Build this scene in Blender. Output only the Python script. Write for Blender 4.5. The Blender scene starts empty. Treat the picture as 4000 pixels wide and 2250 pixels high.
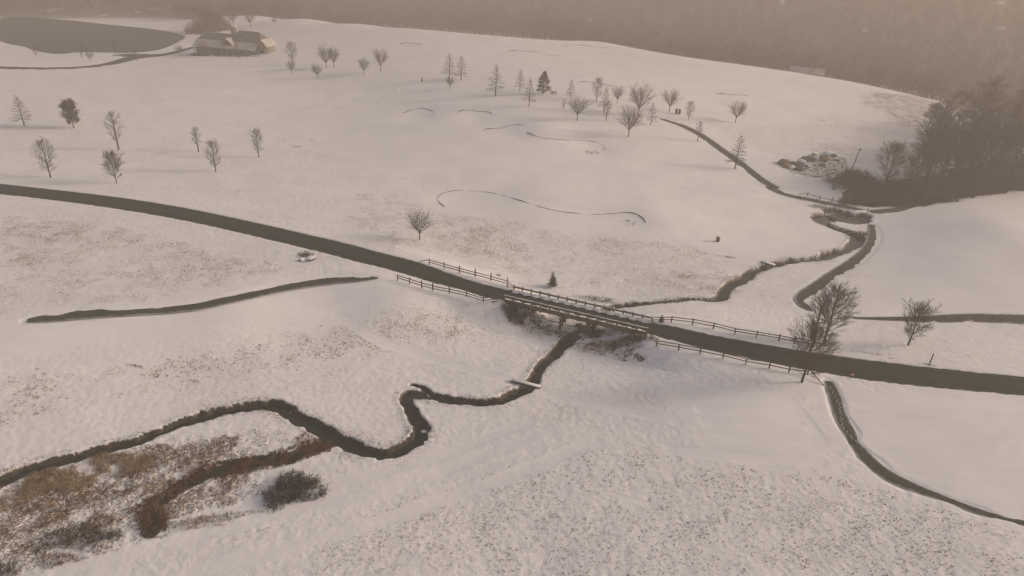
import bpy, math, random
import numpy as np
from mathutils import Matrix, Vector

# ------------------------------------------------------------------ camera, world, sun, exposure
sc = bpy.context.scene
COL = sc.collection
CAM_H, PITCH, ROLL, FPX = 50.0, math.radians(27.0), math.radians(3.0), 2640.0   # FPX: focal length in pixels of the 4000 px wide picture
cp, sp = math.cos(PITCH), math.sin(PITCH)
F_ = np.array([0, cp, -sp]); U0 = np.array([0, sp, cp]); R0 = np.array([1.0, 0, 0])
R_ = R0*math.cos(ROLL) + U0*math.sin(ROLL)
U_ = U0*math.cos(ROLL) - R0*math.sin(ROLL)
cam_d = bpy.data.cameras.new('camera'); cam = bpy.data.objects.new('camera', cam_d); COL.objects.link(cam)
cam_d.sensor_width = 36.0; cam_d.lens = FPX/4000*36.0
cam_d.clip_start = 0.5; cam_d.clip_end = 5000
cam.matrix_world = Matrix(((R_[0], U_[0], -F_[0], 0), (R_[1], U_[1], -F_[1], 0), (R_[2], U_[2], -F_[2], CAM_H), (0, 0, 0, 1)))
sc.camera = cam

SUN_EL, SUN_AZ = math.radians(20), math.radians(82)       # azimuth clockwise from +Y
world = bpy.data.worlds.new('World'); sc.world = world; world.use_nodes = True
wn = world.node_tree; bg = wn.nodes['Background']
sky = wn.nodes.new('ShaderNodeTexSky'); sky.sky_type = 'NISHITA'; sky.sun_disc = False
sky.sun_elevation = SUN_EL; sky.sun_rotation = SUN_AZ
sky.air_density = 1.0; sky.dust_density = 6.0; sky.ozone_density = 1.0
tint = wn.nodes.new('ShaderNodeMix'); tint.data_type = 'RGBA'; tint.blend_type = 'MULTIPLY'
tint.inputs[0].default_value = 1.0; tint.inputs[7].default_value = (1.0, 0.90, 0.835, 1)   # mist under a warm overcast
wn.links.new(sky.outputs[0], tint.inputs[6]); wn.links.new(tint.outputs[2], bg.inputs['Color'])
bg.inputs['Strength'].default_value = 0.10
sun_d = bpy.data.lights.new('sun', 'SUN'); sun_d.energy = 1.6; sun_d.angle = math.radians(7); sun_d.color = (1.0, 0.85, 0.70)
sun = bpy.data.objects.new('sun', sun_d); COL.objects.link(sun)
sv = Vector((math.sin(SUN_AZ)*math.cos(SUN_EL), math.cos(SUN_AZ)*math.cos(SUN_EL), math.sin(SUN_EL)))
sun.rotation_euler = sv.to_track_quat('Z', 'Y').to_euler(); sun.location = (100, 0, 100)
vs = sc.view_settings; vs.view_transform = 'Standard'; vs.look = 'None'; vs.exposure = 0.60; vs.gamma = 1.0; vs.use_curve_mapping = False
sc.render.engine = 'CYCLES'
sc.cycles.use_denoising = True
sc.cycles.max_bounces = 6; sc.cycles.diffuse_bounces = 2; sc.cycles.glossy_bounces = 2
sc.cycles.volume_bounces = 2; sc.cycles.transmission_bounces = 2; sc.cycles.transparent_max_bounces = 4
HAZE_DENSITY, HAZE_COLOR = 0.0016, (0.66, 0.62, 0.585)

rng = np.random.default_rng(11); random.seed(11)

# ------------------------------------------------------------------ small helpers
def tag(o, label=None, cat=None, group=None, kind=None):
    if label: o['label'] = label
    if cat: o['category'] = cat
    if group: o['group'] = group
    if kind: o['kind'] = kind
    return o

def mesh_np(name, V, Fc, mat=None, smooth=False):
    """V (n,3); Fc list of arrays (m,3)/(m,4) or one array"""
    me = bpy.data.meshes.new(name)
    V = np.asarray(V, dtype=np.float32)
    if not isinstance(Fc, list): Fc = [Fc]
    Fc = [np.asarray(f, dtype=np.int32) for f in Fc if len(f)]
    me.vertices.add(len(V)); me.vertices.foreach_set('co', V.ravel())
    nl = sum(f.size for f in Fc); npol = sum(len(f) for f in Fc)
    me.loops.add(nl); me.loops.foreach_set('vertex_index', np.concatenate([f.ravel() for f in Fc]))
    me.polygons.add(npol)
    starts = []; s = 0
    for f in Fc:
        k = f.shape[1]; starts.append(s + np.arange(len(f))*k); s += f.size
    me.polygons.foreach_set('loop_start', np.concatenate(starts).astype(np.int32))
    if smooth: me.polygons.foreach_set('use_smooth', np.ones(npol, dtype=bool))
    me.update(calc_edges=True)
    if mat: me.materials.append(mat)
    return me

def link(name, me, parent=None, loc=(0, 0, 0)):
    o = bpy.data.objects.new(name, me); COL.objects.link(o); o.location = loc
    if parent is not None: o.parent = parent
    return o

def empty(name, loc, rz=0.0):
    o = bpy.data.objects.new(name, None); COL.objects.link(o); o.location = loc; o.rotation_euler = (0, 0, rz); return o

def attr(me, name, vals):
    a = me.attributes.new(name, 'FLOAT', 'POINT'); a.data.foreach_set('value', np.asarray(vals, dtype=np.float32))

class MB:
    """mesh builder: boxes, tubes, quads"""
    def __init__(s): s.v = []; s.q = []; s.t = []
    def box(s, c, d, rz=0.0, taper=1.0):
        c = np.array(c, float); hx, hy, hz = d[0]/2, d[1]/2, d[2]/2; n = len(s.v)
        ca, sa = math.cos(rz), math.sin(rz)
        for z, k in ((-hz, 1.0), (hz, taper)):
            for x, y in ((-hx, -hy), (hx, -hy), (hx, hy), (-hx, hy)):
                x2, y2 = x*k, y*k
                s.v.append((c[0]+x2*ca-y2*sa, c[1]+x2*sa+y2*ca, c[2]+z))
        s.q += [(n, n+3, n+2, n+1), (n+4, n+5, n+6, n+7), (n, n+1, n+5, n+4), (n+1, n+2, n+6, n+5), (n+2, n+3, n+7, n+6), (n+3, n, n+4, n+7)]
        return s
    def beam(s, a, b, w, h):
        """box from a to b, width w (horizontal), height h"""
        a = np.array(a, float); b = np.array(b, float); d = b-a; L = np.linalg.norm(d); d /= L
        up = np.array([0, 0, 1.0]) if abs(d[2]) < 0.9 else np.array([1.0, 0, 0])
        sd = np.cross(d, up); sd /= np.linalg.norm(sd); u = np.cross(sd, d); n = len(s.v)
        for p in (a, b):
            for i, j in ((-1, -1), (1, -1), (1, 1), (-1, 1)):
                s.v.append(tuple(p + sd*i*w/2 + u*j*h/2))
        s.q += [(n, n+1, n+2, n+3), (n+7, n+6, n+5, n+4), (n, n+4, n+5, n+1), (n+1, n+5, n+6, n+2), (n+2, n+6, n+7, n+3), (n+3, n+7, n+4, n)]
        return s
    def tube(s, pts, rad, k=6, cap=True):
        pts = [np.array(p, float) for p in pts]; m = len(pts)
        if not hasattr(rad, '__len__'): rad = [rad]*m
        n = len(s.v)
        for i, p in enumerate(pts):
            d = pts[min(i+1, m-1)] - pts[max(i-1, 0)]; d = d/(np.linalg.norm(d)+1e-9)
            up = np.array([0, 0, 1.0]) if abs(d[2]) < 0.95 else np.array([1.0, 0, 0])
            a = np.cross(d, up); a /= np.linalg.norm(a); b = np.cross(d, a)
            for j in range(k):
                t = 2*math.pi*j/k; s.v.append(tuple(p + rad[i]*(a*math.cos(t)+b*math.sin(t))))
        for i in range(m-1):
            for j in range(k):
                j2 = (j+1) % k; s.q.append((n+i*k+j, n+i*k+j2, n+(i+1)*k+j2, n+(i+1)*k+j))
        if cap:
            for i0, fl in ((n, 1), (n+(m-1)*k, 0)):
                for j in range(1, k-1):
                    s.t.append((i0, i0+j+1, i0+j) if not fl else (i0, i0+j, i0+j+1))
        return s
    def quad(s, *p):
        n = len(s.v); s.v += [tuple(x) for x in p]
        (s.q if len(p) == 4 else s.t).append(tuple(range(n, n+len(p)))); return s
    def mesh(s, name, mat, smooth=False): return mesh_np(name, np.array(s.v), [np.array(s.q, dtype=int).reshape(-1, 4), np.array(s.t, dtype=int).reshape(-1, 3)], mat, smooth)
    def build(s, name, mat, parent=None, loc=(0, 0, 0), smooth=False): return link(name, s.mesh(name, mat, smooth), parent, loc)

# value noise in numpy
_L = rng.random((256, 256)).astype(np.float32)
def vnoise(x, y):
    xi = np.floor(x).astype(np.int64); yi = np.floor(y).astype(np.int64)
    fx = x-xi; fy = y-yi; fx = fx*fx*(3-2*fx); fy = fy*fy*(3-2*fy)
    a = _L[xi & 255, yi & 255]; b = _L[(xi+1) & 255, yi & 255]; c = _L[xi & 255, (yi+1) & 255]; d = _L[(xi+1) & 255, (yi+1) & 255]
    return (a*(1-fx)+b*fx)*(1-fy)+(c*(1-fx)+d*fx)*fy - 0.5
def fbm(x, y, o=3):
    r = 0; a = 1.0
    for i in range(o):
        ca, sa = math.cos(0.6*i+0.3), math.sin(0.6*i+0.3)
        r = r + a*vnoise((x*ca-y*sa)*2**i+17.3*i, (x*sa+y*ca)*2**i+5.1*i); a *= 0.5
    return r
def sstep(a, b, x): t = np.clip((x-a)/(b-a), 0, 1); return t*t*(3-2*t)

# ------------------------------------------------------------------ picture -> world (survey of the place)
def ray(px, py):
    d = F_*FPX + R_*(px-2000.0) + U_*(1125.0-py); return d/np.linalg.norm(d)
def at_z(px, py, z):
    d = ray(px, py); t = (z-CAM_H)/d[2]; return np.array([d[0]*t, d[1]*t, z])
def project(p):
    v = np.array(p, float) - np.array([0, 0, CAM_H]); w = v@F_
    return 2000+FPX*(v@R_)/w, 1125-FPX*(v@U_)/w

# zoomed survey tiles: (x0, y0, scale)
TL = dict(A=(0, 0, 2.07), B=(1000, 0, 2.07), C=(2000, 0, 2.07), D=(2900, 200, 2.07), E=(1800, 1000, 2.862), F=(2700, 800, 1.8115),
          G=(0, 1400, 1.7047), H=(0, 700, 1.7173), I=(1400, 1400, 1.7046), J=(2600, 1400, 1.705), K=(1400, 700, 1.9815), L=(700, 0, 5.152),
          M=(2400, 350, 3.623), N=(2950, 650, 3.623), O=(0, 0, 3.22), P=(3000, 1050, 2.8975), W=(0, 0, 0.644))
def S(t, x, y): x0, y0, s = TL[t]; return (x0+x/s, y0+y/s)

# terrain anchors (picture x, y, height)
AN = [(0, 750, 0.6), (700, 830, 0.4), (1300, 960, 0.2), (1750, 1080, 0.0), (2560, 1310, 0.0), (3000, 1390, 0.0), (4000, 1500, 0.2),
      (0, 1000, 0.2), (500, 1000, 0.0), (900, 980, 0.0), (1350, 1090, 0.2), (300, 1230, -0.2), (900, 1180, -0.1), (1500, 1140, 0.2), (1600, 1200, -0.4),
      (0, 1450, -1.2), (700, 1330, -1.3), (1300, 1260, -1.6), (1650, 1330, -2.4), (1200, 1500, -2.5), (600, 1560, -2.5), (0, 1750, -2.7), (400, 1900, -2.8), (900, 1900, -2.7),
      (1000, 1720, -2.6), (1500, 1650, -2.6), (2000, 1450, -2.5), (2200, 1400, -2.6), (1900, 1280, -2.4), (2300, 1280, -2.5), (2500, 1400, -2.0), (1500, 2000, -2.3), (600, 2200, -2.6), (2000, 1750, -2.0),
      (2400, 1650, -1.4), (2500, 2000, -1.2), (3200, 2150, -0.6), (2100, 2250, -1.9), (2800, 1650, -0.5), (3200, 1700, -0.4), (3200, 1500, -0.4), (3600, 1700, 0.0), (3700, 2050, 0.1), (4000, 1800, 0.6), (4000, 2150, 0.3),
      (2100, 1120, -2.2), (2500, 1160, -2.4), (1800, 1000, -1.0), (2000, 1050, -1.8), (2800, 1130, -2.1), (2950, 1060, -2.0), (3200, 950, -1.8), (3000, 1200, -1.5), (3300, 1230, -0.8), (3700, 1230, -0.1), (4000, 1240, 0.3),
      (2600, 950, -0.9), (2200, 850, 0.0), (1700, 750, 0.6), (2500, 820, 0.0), (2900, 850, -0.9), (1900, 900, -0.4), (3100, 800, -1.4),
      (1400, 760, 0.6), (1000, 700, 0.6), (500, 640, 0.6), (100, 600, 0.6), (0, 450, 0.8), (600, 450, 1.2), (1200, 560, 0.9), (1400, 400, 3.0), (1000, 330, 3.2), (600, 320, 2.2), (200, 330, 1.2),
      (1900, 590, 2.6), (2300, 600, 2.6), (2300, 700, 1.2), (1700, 500, 3.4), (2000, 430, 6.0), (2400, 480, 5.2), (2650, 460, 5.0), (2700, 600, 2.0), (2900, 650, 0.8), (2950, 520, 2.6), (3100, 600, 1.0), (3350, 680, -0.5),
      (1600, 300, 7.0), (2000, 300, 9.0), (2500, 330, 8.6), (2900, 380, 6.2), (3200, 430, 3.8), (3500, 520, 1.2), (1300, 230, 6.2), (3650, 480, 1.2),
      (3420, 770, -1.2), (3550, 800, -1.0), (3700, 820, 0.3), (3850, 860, 1.6), (4000, 950, 2.2), (3700, 1000, 0.8), (3500, 1000, -0.6), (4000, 1120, 1.0), (3450, 900, -1.4),
      (0, 160, 0.0), (300, 215, 0.2), (360, 130, 0.0), (0, 100, 0.0), (350, 85, 0.0), (600, 110, 0.0), (700, 140, 0.1), (750, 190, 1.0), (200, 40, 1.5), (500, 60, 1.2), (0, 240, 0.6), (500, 260, 1.2),
      (880, 200, 3.0), (1020, 200, 4.0), (1050, 120, 4.5), (860, 110, 2.2)]
AP = [at_z(*a) for a in AN]
# ridge crest, which hides the land behind it
RIDGE = [(990, 64, 5.5), (1200, 78, 8), (1400, 98, 10), (1600, 117, 11.5), (1800, 135, 12), (2000, 152, 12), (2200, 166, 12), (2330, 168, 12), (2500, 200, 11.4), (2700, 235, 10.4), (2900, 262, 9.2), (3100, 292, 7.6),
         (3300, 325, 6.0), (3500, 368, 4.4), (3700, 415, 3.0), (3900, 455, 2.2), (4050, 480, 2.0)]
for px, py, z in RIDGE:
    p = at_z(px, py, z); AP.append(p)
    r = math.hypot(p[0], p[1]); u = np.array([p[0]/r, p[1]/r])
    for dr, dz in ((-18, -0.9), (14, -0.9), (40, -6.0), (90, -12)): AP.append(np.array([p[0]+u[0]*dr, p[1]+u[1]*dr, z+dz - (0.03*abs(dr)*0 )]))
for a in range(-180, 180, 20):
    if abs(a) > 50: AP.append(np.array([math.sin(math.radians(a))*160, math.cos(math.radians(a))*160, -0.5]))
    AP.append(np.array([math.sin(math.radians(a))*620, math.cos(math.radians(a))*620, -2.0]))
AP.append(np.array([0, 0, -1.2])); AP.append(np.array([0, 30, -1.5]))
AP = np.array(AP)
def _phi(r2): return 0.5*r2*np.log(r2+1e-6)
def _tps_fit(P, lam):
    n = len(P); X = P[:, :2]/100.0
    D2 = ((X[:, None]-X[None])**2).sum(-1); K = _phi(D2)+lam*np.eye(n)
    Q = np.hstack([np.ones((n, 1)), X]); A = np.zeros((n+3, n+3)); A[:n, :n] = K; A[:n, n:] = Q; A[n:, :n] = Q.T
    b = np.zeros(n+3); b[:n] = P[:, 2]; return X, np.linalg.solve(A, b)
_TX, _TW = _tps_fit(AP, 0.0015)
def tps(x, y):
    x = np.asarray(x, float).ravel()/100; y = np.asarray(y, float).ravel()/100; out = np.empty_like(x)
    for i in range(0, len(x), 40000):
        xs = x[i:i+40000]; ys = y[i:i+40000]
        d2 = (xs[:, None]-_TX[None, :, 0])**2 + (ys[:, None]-_TX[None, :, 1])**2
        out[i:i+40000] = (_phi(d2)@_TW[:-3]) + _TW[-3] + xs*_TW[-2] + ys*_TW[-1]
    return out
# TPS cached on a regular grid for speed
GX = np.arange(-760, 761, 4.0); GY = np.arange(-700, 801, 4.0)
_gx, _gy = np.meshgrid(GX, GY, indexing='ij'); TG = tps(_gx, _gy).reshape(_gx.shape)
def base(x, y):
    x = np.asarray(x, float); y = np.asarray(y, float)
    u = np.clip((x-GX[0])/4.0, 1, len(GX)-3.001); v = np.clip((y-GY[0])/4.0, 1, len(GY)-3.001)
    i = u.astype(int); j = v.astype(int); fu = u-i; fv = v-j
    def cr(t): return (-0.5*t+t*t-0.5*t**3, 1-2.5*t*t+1.5*t**3, 0.5*t+2*t*t-1.5*t**3, -0.5*t*t+0.5*t**3)
    wu = cr(fu); wv = cr(fv); z = 0
    for a in range(4):
        for b in range(4): z = z + wu[a]*wv[b]*TG[i+a-1, j+b-1]
    r = np.hypot(x, y); az = np.degrees(np.arctan2(x, y))
    start = 470 - 110*sstep(-14, 22, az)
    hill = 74*sstep(0, 1, (r-start-70)/560)**0.85 * (1+0.18*fbm(x/140, y/140, 2)) - 3
    w = sstep(0, 1, (r-start+20)/90)
    z = z*(1-w) + (hill)*w
    # the ring outside the surveyed view is plain, gently rolling ground
    return z

_TILES = {}
def _tiles(x, y, T=14.0):
    key = (len(x), float(x[0]), float(y[len(y)//3]), float(x[-1]), float(x[len(x)//2]))
    if key not in _TILES:
        kx = np.floor(x/T).astype(np.int64); ky = np.floor(y/T).astype(np.int64); k = kx*100003+ky
        o = np.argsort(k, kind='stable'); ks = k[o]; cut = np.r_[0, np.where(np.diff(ks))[0]+1, len(ks)]
        _TILES[key] = [(o[cut[i]:cut[i+1]], kx[o[cut[i]]]*T, ky[o[cut[i]]]*T) for i in range(len(cut)-1)]
    return _TILES[key], T
def poly_dist(x, y, P, hw=None, val=None, pad=30):
    """distance from points to polyline P (n,2) within pad (1e9 beyond); returns dist, interpolated val arrays, signed side"""
    P = np.asarray(P, float)[:, :2]; n = len(P); best = np.full(x.shape, 1e9); outs = [np.zeros(x.shape) for _ in (val or [])]; side = np.zeros(x.shape)
    vals = [np.asarray(v, float) for v in (val or [])]
    lo = np.minimum(P[:-1], P[1:])-pad; hi = np.maximum(P[:-1], P[1:])+pad; LO, HI = lo.min(0), hi.max(0)
    if len(x) < 3000: tl, T = [(np.arange(len(x)), None, None)], 0
    else: tl, T = _tiles(x, y)
    A = P[:-1]; D = P[1:]-P[:-1]; L2 = (D**2).sum(1)+1e-9
    for ix, tx, ty in tl:
        if tx is None: sg = np.arange(n-1)
        else:
            if tx > HI[0] or tx+T < LO[0] or ty > HI[1] or ty+T < LO[1]: continue
            sg = np.where((lo[:, 0] < tx+T) & (hi[:, 0] > tx) & (lo[:, 1] < ty+T) & (hi[:, 1] > ty))[0]
            if len(sg) == 0: continue
        for c in range(0, len(ix), 4000):
            ii = ix[c:c+4000]; xs = x[ii][:, None]; ys = y[ii][:, None]
            ex = xs-A[sg, 0]; ey = ys-A[sg, 1]; t = np.clip((ex*D[sg, 0]+ey*D[sg, 1])/L2[sg], 0, 1)
            dd = np.hypot(ex-t*D[sg, 0], ey-t*D[sg, 1]); k = dd.argmin(1); r = np.arange(len(ii)); d = dd[r, k]; tt = t[r, k]; q = sg[k]
            ok = d < pad*1.5; best[ii] = np.where(ok, d, 1e9); side[ii] = np.sign(D[q, 0]*(ys[:, 0]-A[q, 1])-D[q, 1]*(xs[:, 0]-A[q, 0]))
            for o, v in zip(outs, vals): o[ii] = np.where(ok, v[q]*(1-tt)+v[q+1]*tt, 0)
    return best, outs, side

def chaikin(P, n=2):
    P = np.asarray(P, float)
    for _ in range(n):
        Q = [P[0]]
        for i in range(len(P)-1): Q += [0.75*P[i]+0.25*P[i+1], 0.25*P[i]+0.75*P[i+1]]
        Q.append(P[-1]); P = np.array(Q)
    return P
def resample(P, step):
    P = np.asarray(P, float); d = np.r_[0, np.cumsum(np.hypot(*(P[1:, :2]-P[:-1, :2]).T))]
    n = max(2, int(d[-1]/step)+1); s = np.linspace(0, d[-1], n)
    return np.stack([np.interp(s, d, P[:, k]) for k in range(P.shape[1])], 1)

# march a picture ray onto a height function
def hit(px, py, hf):
    d = ray(px, py); t = np.arange(45, 620, 1.0)
    x, y, z = d[0]*t, d[1]*t, CAM_H+d[2]*t; g = z-hf(x, y); k = np.where(g <= 0)[0]
    if len(k) == 0: k = [len(t)-1]
    k = max(k[0], 1); a, b = t[k-1], t[k]
    for _ in range(3):
        tt = np.linspace(a, b, 12); gg = CAM_H+d[2]*tt-hf(d[0]*tt, d[1]*tt); j = np.where(gg <= 0)[0]; j = max(j[0], 1) if len(j) else 11
        a, b = tt[j-1], tt[j]
    t = (a+b)/2; return np.array([d[0]*t, d[1]*t, CAM_H+d[2]*t])

# ------------------------------------------------------------------ road, bridge line
road_px = [S('H', x, (a+b)/2)+(abs(b-a)/1.7173,) for x, a, b in ((-260, 20, 92), (0, 48, 120), (400, 92, 162), (800, 136, 217), (1200, 197, 280), (1600, 272, 360), (2000, 362, 455), (2300, 434, 535))]
road_px += [S('K', x, (a+b)/2)+(abs(b-a)/1.9815,) for x, a, b in ((0, 540, 655), (300, 618, 728), (600, 700, 803), (860, 785, 858), (1060, 848, 905))]
road_r = [S('F', x, (a+b)/2)+(abs(b-a)/1.8115,) for x, a, b in ((-60, 897, 985), (160, 932, 1032), (400, 972, 1080), (800, 1030, 1155), (1200, 1080, 1222), (1600, 1138, 1275), (2000, 1188, 1322), (2355, 1225, 1362), (2700, 1262, 1400))]
def road_world(L, z=0.05):
    P = []
    for px, py, h in L:
        c = at_z(px, py, z); e = at_z(px, py+h/2, z); f = at_z(px, py-h/2, z); P.append([c[0], c[1], np.linalg.norm(e-f)])
    P = np.array(P)
    for i in range(len(P)):
        t = P[min(i+1, len(P)-1), :2]-P[max(i-1, 0), :2]; t /= np.linalg.norm(t)
        n = P[i, :2]/np.linalg.norm(P[i, :2])
        P[i, 2] *= abs(t[0]*n[1]-t[1]*n[0])
    return P
BN0, BN1 = at_z(*S('E', 475, 487), 0.1), at_z(*S('E', 2083, 872), 0.1)      # near edge of the deck
BF0, BF1 = at_z(*S('E', 590, 393), 0.1), at_z(*S('E', 2150, 738), 0.1)
BA, BB = (BN0+BF0)/2, (BN1+BF1)/2
bdir = (BB-BA)[:2]/np.linalg.norm((BB-BA)[:2]); bnor = np.array([-bdir[1], bdir[0]])
BW = abs((BF0-BN0)[:2]@bnor)*0.5+abs((BF1-BN1)[:2]@bnor)*0.5
BL = np.linalg.norm((BB-BA)[:2]); BC = (BA+BB)/2
RL = road_world(road_px); RR = road_world(road_r)
wb = BW-0.7
A_ = BC[:2]-bdir*BL/2; B_ = BC[:2]+bdir*BL/2
ROAD = np.vstack([RL[:-1], [*(A_-bdir*3), wb+0.9], [*A_, wb], [*B_, wb], [*(B_+bdir*3.0), wb+1.0], RR[1:]])
print('bridge', BA, BB, 'w', BW, 'len', BL); print('road widths', np.round(ROAD[:, 2], 1))
ROAD = resample(chaikin(ROAD, 2), 1.0)
sA = (ROAD[:, :2]-A_)@bdir; inb = ((ROAD[:, :2]-BC[:2])@bdir); off = np.abs((ROAD[:, :2]-BC[:2])@bnor)
on_bridge = (np.abs(inb) < BL/2-0.2) & (off < 3)
ROADZ = np.where(np.abs(inb) < BL/2+6, 0.1, base(ROAD[:, 0], ROAD[:, 1])+0.1)
k = np.ones(15)/15; ROADZ = np.convolve(np.pad(ROADZ, 7, mode='edge'), k, 'valid')
ROADZ = np.where(np.abs(inb) < BL/2+1, 0.1, ROADZ)
iA = np.where(on_bridge)[0][0]; iB = np.where(on_bridge)[0][-1]
LEFT = slice(0, iA-1); RIGHT = slice(iB+3, None)

def embanked(x, y):
    sh = x.shape; x = np.asarray(x, float).ravel(); y = np.asarray(y, float).ravel(); z = base(x, y)
    for sl in (LEFT, RIGHT):
        P = ROAD[sl]; d, (w, rz), _ = poly_dist(x, y, P[:, :2], val=[P[:, 2]/2, ROADZ[sl]], pad=20)
        e = d-w-0.6-0.5; e = np.where(d > 1e8, 99, e)
        t = 1-sstep(0, 5.5, e)
        up = np.where(rz > z, t, 1-sstep(0, 4, e))
        z = np.where(d < 1e8, z+(rz-z)*up, z)
    return z.reshape(sh)

def PT(px, py): return hit(px, py, embanked)
def PL(t, pts): return np.array([PT(*S(t, p[0], p[1]))[:2].tolist() + list(p[2:]) for p in pts])

# ------------------------------------------------------------------ creek, side channel, paths (traced, then surveyed onto the land)
creek_far = PL('N', [(1120, 700, 1.6), (900, 735, 2.6), (960, 800, .8), (1150, 880, .8), (1300, 925, 1.0), (1420, 960, 1.5), (1460, 1010, 1.3), (1400, 1110, .9), (1300, 1175, .8), (1120, 1215, 1.2), (1020, 1265, 1.1), (950, 1308, .6), (750, 1312, .5), (500, 1335, .6), (280, 1385, .6)])
creek_mid = PL('F', [(440, 462, 0.58), (385, 520, 0.79), (300, 558, 0.72), (240, 590, 0.58), (225, 640, 0.72), (195, 670, 0.79), (110, 672, 0.36), (0, 662, 0.32)])
creek_mid2 = PL('E', [(2450, 490, 0.36), (2250, 515, 0.32), (2050, 530, 0.43), (1850, 545, 0.58), (1700, 565, 0.58), (1600, 600, 0.50), (1500, 700, 0.58), (1420, 800, 0.65), (1310, 860, 0.79), (1200, 935, 0.79), (1090, 1060, 0.61), (990, 1145, 0.58), (900, 1200, 0.58), (860, 1290, 0.65), (800, 1400, 0.61)])
creek_near = PL('I', [(1195, 100, .7), (1130, 190, .75), (1030, 235, .8), (930, 285, .6), (800, 292, .5), (650, 282, .6), (500, 255, .7), (400, 240, .8), (310, 240, .9), (330, 310, .5), (378, 390, .65), (415, 450, .9), (420, 510, 1.0), (370, 560, .8), (280, 610, .8), (200, 636, .7), (100, 625, .8), (0, 605, .9)])
creek_near2 = PL('G', [(2350, 580, .95), (2230, 525, .9), (2100, 455, .9), (1980, 395, .9), (1890, 330, 1.0), (1800, 298, .9), (1650, 318, .7), (1500, 345, .7), (1350, 388, .7), (1200, 430, .7), (1050, 492, .6), (900, 555, .5), (750, 588, .6), (600, 628, .75), (450, 668, .8), (300, 706, .9), (150, 748, 1.0), (0, 815, .8), (-160, 880, .8)])
creek_near[:, 2] *= .85; creek_near2[:, 2] *= .82
CREEK = resample(chaikin(np.vstack([creek_far, creek_mid, creek_mid2, creek_near, creek_near2]), 2), 0.6)
_bz = base(CREEK[:, 0], CREEK[:, 1]); kk = np.ones(61)/61
CREEKZ = np.convolve(np.pad(_bz, 30, mode='edge'), kk, 'valid')-0.62
CREEKZ = np.minimum.accumulate(np.minimum(CREEKZ, _bz-0.38))
SIDE = resample(chaikin(PL('G', [(2215, 560, .3), (2050, 600, .40), (1960, 650, .3), (1800, 682, .25), (1650, 690, .35), (1500, 722, .45), (1350, 782, .35), (1200, 850, .45), (1100, 925, .45), (1000, 985, .5), (1040, 1060, .4), (1010, 1150, .15)]), 2), 0.6)
SIDEZ = base(SIDE[:, 0], SIDE[:, 1])-0.32
OX = resample(PL('I', [(355, 175, .25), (420, 185, .35), (455, 215, .4), (500, 245, .4)]), 0.4); OXZ = base(OX[:, 0], OX[:, 1])-0.6
POOL = PL('N', [(1130, 640, 2.2), (1300, 720, 4.0), (1450, 720, 3.2), (1540, 700, 1.2)]); POOL = resample(POOL, 0.8)
POOLZ = base(POOL[:, 0], POOL[:, 1])-0.7; POOLZ[:] = CREEKZ[0]

PATHS = {}
PATHS['A'] = PL('H', [(180, 945, 1.2), (300, 930, 3.0), (500, 908, 3.4), (800, 887, 3.4), (1200, 860, 3.3), (1350, 845, 3.1), (1600, 790, 3.1), (1900, 720, 3.2), (2100, 687, 3.3), (2300, 668, 3.2), (2450, 663, 2.6), (2535, 661, .6)])
PATHS['B'] = PL('J', [(1090, 150, .8), (1105, 200, 1.4), (1130, 250, 1.4), (1150, 350, 1.3), (1198, 450, 1.6), (1250, 550, 1.4), (1325, 650, 1.6), (1430, 750, 1.9), (1560, 822, 1.7), (1750, 892, 1.0), (1900, 950, .8), (2100, 1025, .8), (2300, 1077, .7), (2450, 1105, .7)])
c1 = PL('M', [(645, 405, .8), (750, 438, 2.2), (950, 500, 2.6), (1100, 572, 2.7), (1250, 655, 2.7), (1400, 765, 2.7), (1600, 905, 2.7), (1750, 1015, 2.7), (1900, 1135, 2.7), (2100, 1290, 2.7), (2350, 1425, 2.8)])
c2 = PL('N', [(150, 258, 2.8), (300, 350, 2.7), (450, 400, 2.5), (620, 438, 2.5), (800, 470, 2.5), (1000, 517, 2.5), (1250, 563, 2.5), (1400, 592, 2.2), (1520, 610, .8)])
PATHS['C'] = np.vstack([c1, c2])
PATHS['D'] = PL('N', [(1620, 640, 2.0), (1850, 650, 3.6), (2050, 632, 3.8), (2200, 592, 3.2), (2400, 525, 3.0), (2700, 430, 2.6), (3000, 330, 2.0), (3150, 290, .8)])
PATHS['E'] = PL('F', [(1280, 142, 1.6), (1300, 200, 2.4), (1290, 260, 2.4), (1235, 345, 2.3), (1130, 418, 2.2), (1000, 500, 2.2), (880, 585, 2.4), (795, 645, 2.6), (785, 690, 2.2), (820, 728, 1.2), (860, 748, .4)])
PATHS['F'] = PL('F', [(1140, 799, .3), (1300, 803, .8), (1500, 806, 1.4), (1700, 806, 2.2), (1900, 800, 2.8), (2100, 798, 2.8), (2355, 808, 3.2), (2600, 815, 3.2)])
PATHS['G'] = PL('O', [(-150, 840, 4.6), (0, 848, 4.6), (300, 857, 4.6), (700, 861, 4.6), (1000, 850, 4.6), (1300, 820, 5.2), (1540, 775, 8), (1700, 735, 11), (1900, 710, 9), (2150, 685, 7), (2300, 640, 5.5), (2470, 592, 5)])
PATHS['P'] = PL('O', [(1425, 700, 3), (1550, 690, 8), (1700, 700, 12), (1850, 700, 8), (2000, 690, 5)])
PATHS['A'][:, 2] *= .82
for k_ in PATHS: PATHS[k_] = resample(chaikin(PATHS[k_], 2), 1.0)

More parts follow.
